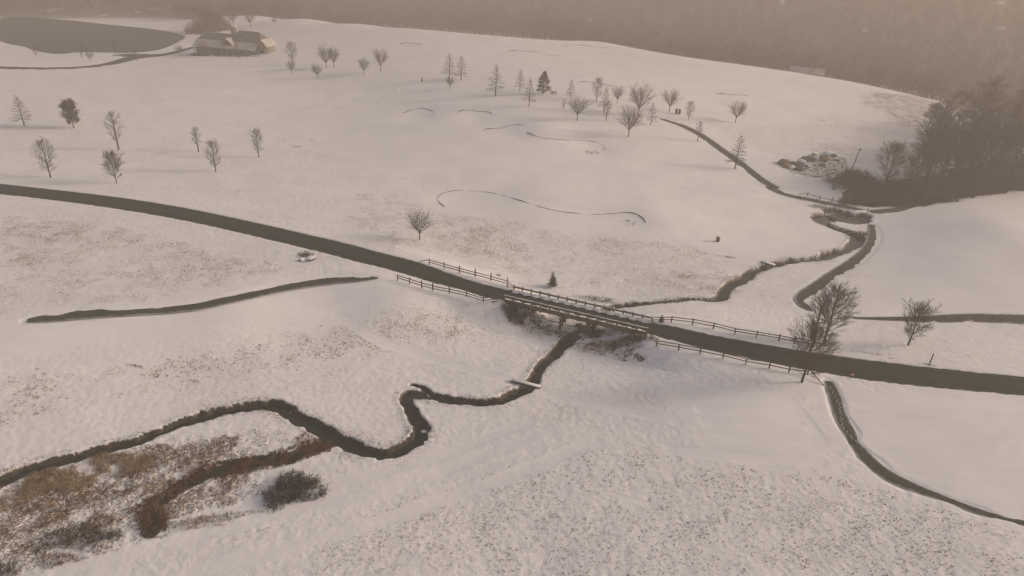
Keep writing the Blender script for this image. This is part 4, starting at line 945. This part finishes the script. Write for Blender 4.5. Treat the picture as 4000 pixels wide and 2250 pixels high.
def spruce(name, label, pos, h, seed, w=.30):
    R = random.Random(seed); G = pos.copy(); G[2] = ground_z(G[0], G[1])[0]; T = empty(name, tuple(G)); tag(T, label, 'evergreen tree')
    MB().tube([(0, 0, -.2), (0, 0, h*.98)], [h*.02, .006], 6).build('trunk', M_BARK, T); M = MB()
    nl = 26
    for i in range(nl):
        t = i/(nl-1); z = h*(.04+.94*t); L = h*w*(1-t)**.8+.05
        for j in range(int(13-6*t)):
            a = R.uniform(0, 6.283); l = L*R.uniform(.7, 1.15); d = np.array([math.cos(a), math.sin(a), .25]); s_ = np.array([-math.sin(a), math.cos(a), 0])
            b = np.array([0, 0, z]); 
            for q in range(5):
                f = (q+.7)/5; c = b+d*l*f; sz = l*(.30-.14*f)
                for sg in (-1, 1): M.quad(c, c+s_*sg*sz+d*sz*.8+np.array([0, 0, -.25*sz]), c+d*sz*.45+np.array([0, 0, .15*sz]))
            M.quad(b, b+d*l+s_*.02, b+d*l-s_*.02)
    M.build('needles', M_NEEDLE, T); return T
p, h = tree_h(*S('E', 1020, 350), S('E', 0, 160)[1]); spruce('spruce', 'small dark spruce on the far slope above the middle of the bridge', p, h, 1, .28)
p, h = tree_h(*S('E', 2240, 742), S('E', 0, 655)[1]); spruce('spruce', 'tiny spruce behind the fence at the right end of the bridge', p, h, 2, .30)
for i, (x, y, ty, lb) in enumerate(((772, 197, 165, 'left'), (848, 190, 168, 'middle'))):
    p, h = tree_h(x, y, ty); spruce('spruce', 'hazy little evergreen in front of the clubhouse wall, %s one' % lb, p, h, 5+i, .25)

# ------------------------------------------------------------------ grass and reeds poking through the snow
def blades(name, P, h, w, m, n, lean=.6, seed=1):
    r = np.random.default_rng(seed); N_ = len(P)*n; b = np.repeat(P, n, 0)+np.column_stack([r.normal(0, .05, N_), r.normal(0, .05, N_), np.full(N_, -.04)])
    hh = np.repeat(h, n)*r.uniform(.5, 1.2, N_); a = r.uniform(0, 6.283, N_); t = np.abs(r.normal(0, lean, N_)); tip = b+np.column_stack([np.sin(t)*np.cos(a), np.sin(t)*np.sin(a), np.cos(t)])*hh[:, None]
    a2 = a+math.pi/2+r.normal(0, .5, N_); s_ = np.column_stack([np.cos(a2), np.sin(a2), np.zeros(N_)])*w
    V = np.stack([b-s_, b+s_, tip], 1).reshape(-1, 3); Fq = np.arange(3*N_).reshape(-1, 3)
    return tag(link(name, mesh_np(name, V, Fq, m)), kind='stuff')
def scatter(poly, n, seed, jit=2.0, clump=1.0):
    r = np.random.default_rng(seed); lo, hi = poly.min(0)-1, poly.max(0)+1; out = []
    X = r.uniform(lo[0], hi[0], n*6); Y = r.uniform(lo[1], hi[1], n*6)
    ok = inpoly(X+jit*fbm(X/3, Y/3, 2), Y+jit*fbm(Y/3, X/3, 2), poly) & (fbm(X/2.6+3, Y/2.6, 3) >  r.uniform(-.12, .22, n*6)*clump-(1-clump)*.6*r.random(n*6))
    X, Y = X[ok][:n], Y[ok][:n]; ax = {}; Z = height(X, Y, aux=ax)
    d, (w,), _ = poly_dist(X, Y, CREEK[:, :2], val=[CREEK[:, 2]], pad=5); d2, (w2,), _ = poly_dist(X, Y, ROAD[:, :2], val=[ROAD[:, 2]/2], pad=5)
    d3 = np.full(len(X), 9.0)
    for P in PATHS.values():
        q, (ww,), _ = poly_dist(X, Y, P[:, :2], val=[P[:, 2]/2], pad=5); d3 = np.minimum(d3, q-ww)
    k = (d > w+.3) & (d2 > w2+.5) & (ax['smooth'] < .5) & (d3 > .3)
    return np.column_stack([X, Y, Z])[k]
P = scatter(MARSH, 7000, 1); blades('marsh_grass', P, np.full(len(P), .26), .022, M_GRASS, 6, .8, 2)
P = scatter(MARSH, 2600, 21); blades('marsh_brush', P, np.full(len(P), .30), .024, M_RUST, 6, .8, 22)
P = scatter(TAN, 3600, 3, 2.5, .7); blades('tan_reeds', P, np.full(len(P), .55), .014, M_REED, 4, .9, 4)
P = scatter(FORE, 5200, 5, 2.0, .45); blades('field_grass', P, np.random.default_rng(3).uniform(.05, .20, len(P)), .04, M_GRASS, 6, .9, 6)
P = scatter(BANKL, 700, 25, 3.0, .8); blades('bank_tussocks', P, np.random.default_rng(4).uniform(.10, .28, len(P)), .04, M_GRASS, 8, 1.0, 26)
Pl = [scatter(q, n, 7+i) for i, (q, n) in enumerate(((LEFTF, 9000), (MIDF, 9000), (BANKL, 4500), (HILLR, 5000)))]; P = np.vstack(Pl); blades('slope_grass', P, np.full(len(P), .12), .036, M_GRASS, 4, .9, 16)
# fringe of weeds on the creek banks
def fringe(Q, n, seed, lo, hi):
    r = np.random.default_rng(seed); i = r.integers(0, len(Q)-1, n); T = np.gradient(Q[:, :2], axis=0); T /= np.linalg.norm(T, axis=1)[:, None]; Nn = np.stack([-T[:, 1], T[:, 0]], 1)
    o = r.choice([-1, 1], n)*(Q[i, 2]+r.uniform(lo, hi, n)); XY = Q[i, :2]+Nn[i]*o[:, None]+r.normal(0, .15, (n, 2)); ok = fbm(XY[:, 0]/2.0, XY[:, 1]/2.0, 2) > -.08; XY = XY[ok]
    return np.column_stack([XY, height(XY[:, 0], XY[:, 1])])
P = fringe(CREEK, 8000, 51, .1, .9); blades('bank_weeds', P, np.full(len(P), .20), .02, M_BANKW, 4, .8, 52)
P = fringe(SIDE, 5500, 53, -.35, 1.0); blades('channel_weeds', P, np.full(len(P), .34), .026, M_RUST, 5, .8, 54)
P = scatter(UNDER, 3500, 55); blades('bridge_weeds', P, np.full(len(P), .24), .02, M_GRASS, 5, .8, 56)

# ------------------------------------------------------------------ clubhouse and far houses
def gable(M, x0, x1, y0, y1, z0, zr, axis='x', th=.25, hip=0.0):
    """roof slabs with ridge along axis, as thick sheets"""
    if axis == 'x':
        ym = (y0+y1)/2; a = x0+hip; b = x1-hip
        P = [(x0, y0, z0), (x1, y0, z0), (b, ym, zr), (a, ym, zr)]; Q = [(x1, y1, z0), (x0, y1, z0), (a, ym, zr), (b, ym, zr)]
        E1 = [(x0, y1, z0), (x0, y0, z0), (a, ym, zr)]; E2 = [(x1, y0, z0), (x1, y1, z0), (b, ym, zr)]
    else:
        xm = (x0+x1)/2; a = y0+hip; b = y1-hip
        P = [(x0, y1, z0), (x0, y0, z0), (xm, a, zr), (xm, b, zr)]; Q = [(x1, y0, z0), (x1, y1, z0), (xm, b, zr), (xm, a, zr)]
        E1 = [(x0, y0, z0), (x1, y0, z0), (xm, a, zr)]; E2 = [(x1, y1, z0), (x0, y1, z0), (xm, b, zr)]
    for F in (P, Q): M.quad(*F)
    return E1, E2
def pixel_anchor(px, py):
    p = PT(px, py); p[2] = ground_z(p[0], p[1])[0]; return p
L0 = pixel_anchor(*S('L', 360, 1090)); L1 = pixel_anchor(*S('L', 1560, 1100))
du = (L1-L0)[:2]; CLEN = np.linalg.norm(du); cz = math.atan2(du[1], du[0])
H0 = (L0+L1)/2; base_z = min(L0[2], L1[2], H0[2])-.3
print('clubhouse length', CLEN, L0, L1)
T = empty('clubhouse', (L0[0], L0[1], base_z), cz); tag(T, 'long low clubhouse with snowy lower roof and stone chimney, hazy in the distance', 'building')
sc_ = CLEN/36.0
def X(v): return v*sc_
MB().box((X(18), X(6), 2.3), (X(36), X(12), 4.6)).build('wall', M_SIDING, T)
MB().box((X(38.5), X(7), 2.6), (X(4.8), X(9), 5.2)).build('wall', M_STONE, T)
# veranda roof with snow, posts and long windows below
rf = MB(); rf.quad((X(-.8), X(-2.4), 3.9), (X(36.6), X(-2.4), 3.9), (X(36.6), X(3.2), 6.3), (X(-.8), X(3.2), 6.3)); rf.quad((X(-.8), X(-2.4), 3.7), (X(-.8), X(3.2), 6.1), (X(36.6), X(3.2), 6.1), (X(36.6), X(-2.4), 3.7))
rf.quad((X(-.8), X(-2.4), 3.7), (X(36.6), X(-2.4), 3.7), (X(36.6), X(-2.4), 3.9), (X(-.8), X(-2.4), 3.9)); rf.build('veranda_roof', M_OLDSNOW, T)
r1 = MB(); e = gable(r1, X(-.5), X(20), X(2.8), X(12.8), 6.2, 8.6, 'x', hip=X(3)); [r1.quad(*q) for q in e]; r1.build('roof', M_SHINGLE, T)
r2 = MB(); e = gable(r2, X(18.5), X(38), X(2.8), X(14), 6.2, 10.2, 'x', hip=X(4)); [r2.quad(*q) for q in e]; r2.build('roof', M_SHINGLE, T)
for (xa, xb, zr, h) in ((X(2.6), X(17), 8.65, .12), (X(22.6), X(34), 10.25, .12)):
    MB().box(((xa+xb)/2, X(7.9) if zr < 9 else X(8.4), zr), (xb-xa, .8, h)).build('ridge_snow', M_SNOW, T)
g = MB(); e = gable(g, X(15.2), X(22.8), X(-.8), X(6), 5.1, 7.6, 'y'); g.build('gable_roof', M_OLDSNOW, T); MB().quad(*[(x_, y_-.0, z_) for x_, y_, z_ in ((X(15.9), X(-.4), 5.0), (X(22.1), X(-.4), 5.0), (X(19), X(-.4), 7.1))]).quad((X(15.9), X(.4), 5.0), (X(19), X(.4), 7.1), (X(22.1), X(.4), 5.0)).build('gable_wall', M_SIDING, T)
ch = MB().box((X(19.6), X(7.5), 8.6), (1.9, 1.5, 6.2)).build('chimney', M_STONE, T); MB().box((X(19.6), X(7.5), 11.85), (2.1, 1.7, .3)).build('cap', M_SNOW, ch)
w2 = MB(); e = gable(w2, X(35.6), X(41.8), X(1.2), X(12.8), 5.1, 7.9, 'y'); w2.build('wing_roof', M_OLDSNOW, T)
MB().quad((X(36.1), X(2.45), 5.0), (X(40.9), X(2.45), 5.0), (X(38.5), X(2.45), 7.5)).quad((X(36.1), X(2.55), 5.0), (X(38.5), X(2.55), 7.5), (X(40.9), X(2.55), 5.0)).build('gable_wall', M_STONE, T)
for k_ in range(10):
    xx = X(1.2+k_*3.75); w = MB().box((xx+.9, X(0)-.03, 2.1), (1.9*sc_, .1, 2.2)).build('window', M_WHITE, T); MB().box((xx+.9, X(0)-.09, 2.1), (1.65*sc_, .05, 1.95)).build('pane', M_GLASS, w)
for k_ in range(11): MB().box((X(.2+k_*3.6), X(-2.1), 1.9), (.22, .22, 3.7)).build('veranda_post', M_SIDING, T)
w = MB().box((X(38.5), X(2.45), 2.6), (2.2, .12, 2.6)).build('window', M_WHITE, T); MB().box((X(38.5), X(2.45)-.1, 2.6), (1.9, .06, 2.3)).build('pane', M_GLASS, w)
MB().box((X(18), X(-2.6), .35), (X(37), X(4.6), .7)).build('terrace', M_SIDING, T)
hb = MB()
brush('hedge', 'dark hedge along the front of the clubhouse terrace', 'hedge', np.array([*(L0[:2]*.45+L1[:2]*.55+np.array([0, -4.5])), 0.0]), 16, .9, 1.6, M_TWIGD, n=220, k=8, w=.06, seed=61, rz=cz)
for x, y, lb, rx, h in ((L_[0], L_[1], L_[2], L_[3], L_[4]) for L_ in ((790, 128, 'hazy brown bushes at the back left corner of the clubhouse', 7, 7), (840, 118, 'hazy russet bushes behind the clubhouse roof', 9, 8))):
    brush('thicket', lb, 'thicket', PT(x, y), rx, 4, h, M_RUST, n=170, k=9, w=.10, seed=int(x), m2=M_TWIG)

def house(name, label, pos, L, W, hw, hr, rz, wall, roofm, chim=True):
    T = empty(name, tuple(pos), rz); tag(T, label, 'house')
    MB().box((0, 0, hw/2-.5), (L, W, hw+1)).build('wall', wall, T)
    r = MB(); e = gable(r, -L/2-.4, L/2+.4, -W/2-.5, W/2+.5, hw, hr, 'x'); 
    ro = r.build('roof', roofm, T); MB().quad((-L/2, -W/2, hw), (-L/2, 0, hr-.2), (-L/2, W/2, hw)).quad((L/2, -W/2, hw), (L/2, W/2, hw), (L/2, 0, hr-.2)).build('gable_wall', wall, T)
    if chim: MB().box((L*.22, 0, hr+.2), (.9, .8, 1.6)).build('chimney', M_STONE, ro)
    for k_ in (-.32, -.1, .12, .34):
        w = MB().box((k_*L, -W/2-.04, hw*.5), (1.2, .1, 1.3)).build('window', M_SIDING, T); MB().box((k_*L, -W/2-.1, hw*.5), (1.0, .05, 1.1)).build('pane', M_GLASS, w)
    return T
def behind(px, py, r):
    d = ray(px, py); u = d[:2]/np.linalg.norm(d[:2]); xy = u*r; return np.array([xy[0], xy[1], CAM_H+d[2]*r/np.linalg.norm(d[:2])])
q = behind(3150, 284, 345); house('house', 'hazy white roofed house just behind the ridge at the upper right', q-np.array([0, 0, 3.0]), 14, 8, 3.0, 5.4, -.32, M_SIDING, M_OLDSNOW)

# ------------------------------------------------------------------ boulders, rubble, posts and small things
def rock_mesh(r, seed, m, flat=.6):
    import bmesh
    bm = bmesh.new(); bmesh.ops.create_icosphere(bm, subdivisions=2, radius=r); rr = random.Random(seed); k = [rr.uniform(-1, 1) for _ in range(9)]
    for v in bm.verts:
        c = v.co; f = 1+.22*math.sin(c.x/r*2.3+k[0]*6)*math.cos(c.y/r*2.1+k[1]*6)+.14*math.sin(c.z/r*4+k[2]*6+c.x/r*3)+rr.uniform(-.06, .06); v.co = c*f; v.co.z *= flat
        v.co.x *= 1+.25*k[3]
    me = bpy.data.meshes.new('rock'); bm.to_mesh(me); bm.free(); me.materials.append(m); return me
def snow_top(me_src, name='snow_cap'):
    """a cap over the upward faces of a rock"""
    V = [v.co.copy() for v in me_src.vertices]; zt = max(v.z for v in V); n = [v.normal.copy() for v in me_src.vertices]
    F = [list(p.vertices) for p in me_src.polygons if p.normal.z > .45]; used = sorted({i for f in F for i in f}); mp = {i: j for j, i in enumerate(used)}
    return mesh_np(name, np.array([list(V[i]+n[i]*.05+Vector((0, 0, .02))) for i in used]).reshape(-1, 3), np.array([[mp[i] for i in f] for f in F]), M_SNOW, True)
def boulder(label, pos, r, seed, group=None, m=None, flat=.6):
    me_ = rock_mesh(r, seed, m or M_ROCK, flat); z = ground_z(pos[0], pos[1])[0]; o = link('boulder', me_, None, (pos[0], pos[1], z+r*.12)); o.rotation_euler = (0, 0, seed*1.3)
    tag(o, label, 'boulder', group); 
    if seed % 2 or seed < 20: link('snow_cap', snow_top(me_), o)
    return o
boulder('snow topped boulder at the left of the pair by the road', P3('H', 2030, 545), .55, 1); boulder('larger snow topped boulder at the right of the pair by the road', P3('H', 2085, 540), .95, 2)
rr = random.Random(9)
RUB = [(330, 915, 1.5), (380, 900, 1.2), (440, 920, 1.1), (480, 905, 1.3), (530, 880, 1.4), (600, 870, 1.2), (650, 880, 1.5), (690, 840, 1.3), (740, 850, 1.0), (400, 950, .9), (460, 960, 1.2), (520, 930, .9), (350, 940, .8), (580, 840, 1.0), (640, 930, .8), (760, 880, .8)]
for i, (x, y, r_) in enumerate(RUB): boulder('lump of broken rock in the snowy rubble heap by the leaning pole', P3('D', x, y), r_, 20+i, 'lumps of the rubble heap', M_SOIL if i % 3 == 0 else M_ROCK, .7)
for i, (x, y) in enumerate(((1320, 780), (1350, 850), (1440, 880))): boulder('snowy rock on the stream bank under the bridge middle, %s' % ('highest', 'middle', 'lowest')[i], P3('E', x, y), (.6, .45, .4)[i], 50+i)
for i, (x, y, r_) in enumerate(((1016, 325, .35), (440, 455, .4), (465, 480, .35))): boulder(('round snowy stone in the upper creek bend', 'upper snowy stone at the right side of the creek bend', 'lower snowy stone at the right side of the creek bend')[i], P3('F' if i == 0 else 'I', x, y), r_, 60+i)
boulder('small snow capped rock on the creek bank beside the sharp bend', P3('G', 1930, 335), .45, 70)

def simple_post(name, label, cat, tiles, top, r, m, cap=None, k=8, lean=(0, 0)):
    p = pixel_anchor(*S(*tiles)); h = 1.0
    for _ in range(10):
        ty = project(p+np.array([lean[0]*h, lean[1]*h, h]))[1]; by = project(p)[1]; h *= (by-S(tiles[0], 0, top)[1])/max(by-ty, 1e-3)
    T = empty(name, tuple(p)); tag(T, label, cat); MB().tube([(0, 0, -.3), (lean[0]*h, lean[1]*h, h)], [r, r*.85], k).build('post', m, T)
    if cap: cap(T, h)
    return T, h
simple_post('marker_post', 'plain wooden post standing beside the road at the right', 'post', ('F', 1688, 1124), 1050, .09, M_RAIL, lambda T, h: MB().box((0, 0, h+.02), (.17, .17, .05)).build('snow_cap', M_SNOW, T))
def signcap(T, h):
    s_ = MB().box((0, -.06, h+.05), (.42, .05, .34)).build('panel', M_PINK, T)
    MB().box((0, -.09, h+.12), (.30, .01, .06)).build('stripe', M_WHITE, s_); MB().box((0, -.09, h-.01), (.22, .01, .04)).build('stripe', M_WHITE, s_)
simple_post('road_sign', 'tiny sign with faded red panel at the near road edge', 'sign', ('F', 1127, 1230), 1203, .045, M_RAIL, signcap)
def lampcap(T, h): MB().box((0, 0, h+.06), (.14, .14, .16)).build('reflector', M_METAL, T)
simple_post('delineator_post', 'thin dark post at the road edge beside the snowy boulders', 'post', ('H', 2141, 497), 445, .035, M_METAL, lampcap)
T, h = simple_post('utility_pole', 'leaning old utility pole on the slope left of the wood', 'pole', ('D', 878, 968), 782, .14, M_BARK, None, 8, (.13, 0))
MB().beam((.13*h*.95-.7, 0, h*.95), (.13*h*.95+.7, 0, h*.95-.15), .1, .12).build('crossarm', M_BARK, T)

p = P3('F', 186, 262); p[2] = ground_z(p[0], p[1])[0]; T = empty('ball_washer', tuple(p), .4); tag(T, 'squat dark tee marker box with snow on top, alone on the snowy fairway', 'marker box')
MB().box((0, 0, .5), (.55, .5, 1.0), taper=.9).build('body', M_METAL, T); MB().box((0, 0, 1.06), (.66, .6, .12)).build('lid', M_DWOOD, T); MB().box((0, 0, 1.16), (.6, .52, .1), taper=.8).build('snow_cap', M_SNOW, T); MB().box((0, -.27, .55), (.3, .04, .4)).build('door', M_DWOOD, T)
p = P3('B', 1342, 660); p[2] = ground_z(p[0], p[1])[0]; T = empty('tee_marker', tuple(p)); tag(T, 'lone dark litter bin on the snowy hillside left of the conical trees', 'bin')
MB().tube([(0, 0, -.1), (0, 0, 1.25)], [.28, .3], 10).build('body', M_METAL, T); MB().tube([(0, 0, 1.28), (0, 0, 1.4)], [.34, .2], 10).build('lid', M_METAL, T)
for i, (x, y) in enumerate(((1326, 922), (1352, 924))):
    p = P3('C', x, y); p[2] = ground_z(p[0], p[1])[0]; T = empty('refuse_bin', tuple(p)); tag(T, 'tall dark refuse bin on the hill, %s of the two' % ('left', 'right')[i], 'bin')
    MB().box((0, 0, .7), (.62, .55, 1.4)).build('body', M_METAL, T); MB().box((0, 0, 1.48), (.7, .62, .14), taper=.85).build('lid', M_DWOOD, T)
p = P3('B', 2408, 765); p[2] = ground_z(p[0], p[1])[0]; T = empty('bench', tuple(p), .15); tag(T, 'low stone bench with snowy seat beside the leafy conical tree', 'bench')
MB().box((0, 0, .48), (1.9, .5, .1)).build('seat', M_ROCK, T); MB().box((0, 0, .555), (1.8, .42, .05), taper=.95).build('snow_cap', M_SNOW, T)
for sx_ in (-.65, .65): MB().box((sx_, 0, .2), (.2, .42, .46)).build('leg', M_ROCK, T)
MB().box((0, .24, .78), (1.9, .08, .4)).build('backrest', M_ROCK, T)

# plank footbridges
def plank_bridge(label, a, b, w):
    a = P3(*a); b = P3(*b); za = max(ground_z(a[0], a[1])[0], ground_z(b[0], b[1])[0])+.12; d = b-a; L = np.linalg.norm(d[:2]); T = empty('footbridge', (a[0], a[1], za), math.atan2(d[1], d[0])); tag(T, label, 'footbridge')
    n = int(w/.22)
    for k_ in range(n): MB().box((L/2, -w/2+(k_+.5)*w/n, 0), (L, w/n-.02, .1)).build('plank', M_WOOD, T)
    MB().box((L/2, w/2-.06, -.14), (L, .1, .18)).build('beam', M_DWOOD, T); MB().box((L/2, -w/2+.06, -.14), (L, .1, .18)).build('beam', M_DWOOD, T)
    MB().box((L/2, 0, .08), (L-.05, w-.08, .06), taper=.97).build('snow_cover', M_SNOW, T)
plank_bridge('snow covered plank footbridge over the near creek bend below the road bridge', ('I', 1020, 150), ('I', 1215, 192), .62)
plank_bridge('small snow covered plank footbridge over the upper creek', ('F', 496, 402), ('F', 592, 432), .8)

# clumps and logs
for i, (t, x, y, rx, ry, h, lb) in enumerate((('G', 905, 55, 1.3, .25, .3, 'brown clump of dead weeds alone on the left slope'), ('F', 1160, 1036, 3.2, .18, .22, 'dark line of dead weeds between road and open crowned tree'), ('F', 1290, 1055, 1.6, .15, .2, 'second dark streak of weeds right of the first on the verge'), ('F', 1430, 1088, .9, .1, .15, 'short dark streak of weeds on the verge nearest the marker post'),
                                        ('F', 1680, 1135, .8, .2, .25, 'dark weeds at the road edge by the marker post'), ('K', 1085, 742, .45, .3, .3, 'small dark weed clump beyond the left fence'), ('F', 260, 370, 2.2, .3, .4, 'line of brown weeds on the bank above the upper creek'))):
    brush('weed_clump', lb, 'weeds', P3(t, x, y), rx, ry, h, M_GRASS, n=60, k=4, w=.02, seed=80+i, rz=-.15, m2=M_TWIGD)

# footprints pressed through to packed snow along the lower right path
fp = MB(); r_ = random.Random(4); Q = resample(PL('J', [(1095, 190), (1130, 250), (1160, 310), (1168, 380), (1180, 460), (1225, 515), (1290, 570), (1350, 620), (1385, 655)]), .42)
zq = embanked(Q[:, 0], Q[:, 1])
for i, (x, y) in enumerate(Q):
    a = r_.uniform(0, 3); z = zq[i]+.10*float(fbm(np.array([x/9]), np.array([y/9]), 2)[0])-.03; x += .09*(-1)**i; s_ = r_.uniform(.06, .10)
    V_ = [(x+s_*math.cos(a+k_*1.05)*(1.3), y+s_*math.sin(a+k_*1.05), z) for k_ in range(6)]
    for k_ in range(6): fp.quad(V_[k_], V_[(k_+1) % 6], (x, y, z+.05))
tag(fp.build('packed_snow_prints', M_SNOW), kind='stuff')

# ------------------------------------------------------------------ the far wooded hillside
fr = np.random.default_rng(77); n = 10500
A = np.radians(fr.uniform(-48, 50, n)); Rr = fr.uniform(0, 1, n)**1.3; ad = np.degrees(A); st = 470-110*sstep(-14, 22, ad); Rr = st-15+Rr*640
X_, Y_ = Rr*np.sin(A), Rr*np.cos(A); keep = (fbm(X_/16, Y_/16, 3) < .46) & ((ad > -26) | (Rr > st+60)); X_, Y_ = X_[keep], Y_[keep]; Z_ = base(X_, Y_); n = len(X_)
hh = fr.uniform(9, 17, n); nb = 20; a = fr.uniform(0, 6.283, (n, nb)); t = fr.uniform(.25, 1, (n, nb)); L = hh[:, None]*.34*(1.15-t)*fr.uniform(.6, 1.1, (n, nb))+.8
b = np.stack([X_[:, None]+0*t, Y_[:, None]+0*t, Z_[:, None]+hh[:, None]*t*.8], -1); tip = b+np.stack([np.cos(a)*L, np.sin(a)*L, L*fr.uniform(.3, 1.0, (n, nb))], -1)
sd = np.stack([-np.sin(a), np.cos(a), fr.uniform(-.8, .8, (n, nb))], -1)*.50; V1 = np.stack([b-sd*.4, (b+tip)/2+sd, tip, (b+tip)/2-sd], 2).reshape(-1, 3)
tr = np.stack([X_, Y_, Z_-1], -1); # short stems only
V2 = np.stack([tr-[.25, 0, 0], tr+[.25, 0, 0], tr+np.stack([0*hh, 0*hh, hh*.6], -1)], 1).reshape(-1, 3)
F1 = np.arange(len(V1)).reshape(-1, 4); F2 = np.arange(len(V2)).reshape(-1, 3)+len(V1)
tag(link('far_woods', mesh_np('far_woods', np.vstack([V1, V2]), [F1, F2], M_FAR)), kind='stuff')
print('objects', len(bpy.data.objects), 'tris', sum(len(m.polygons) for m in bpy.data.meshes))
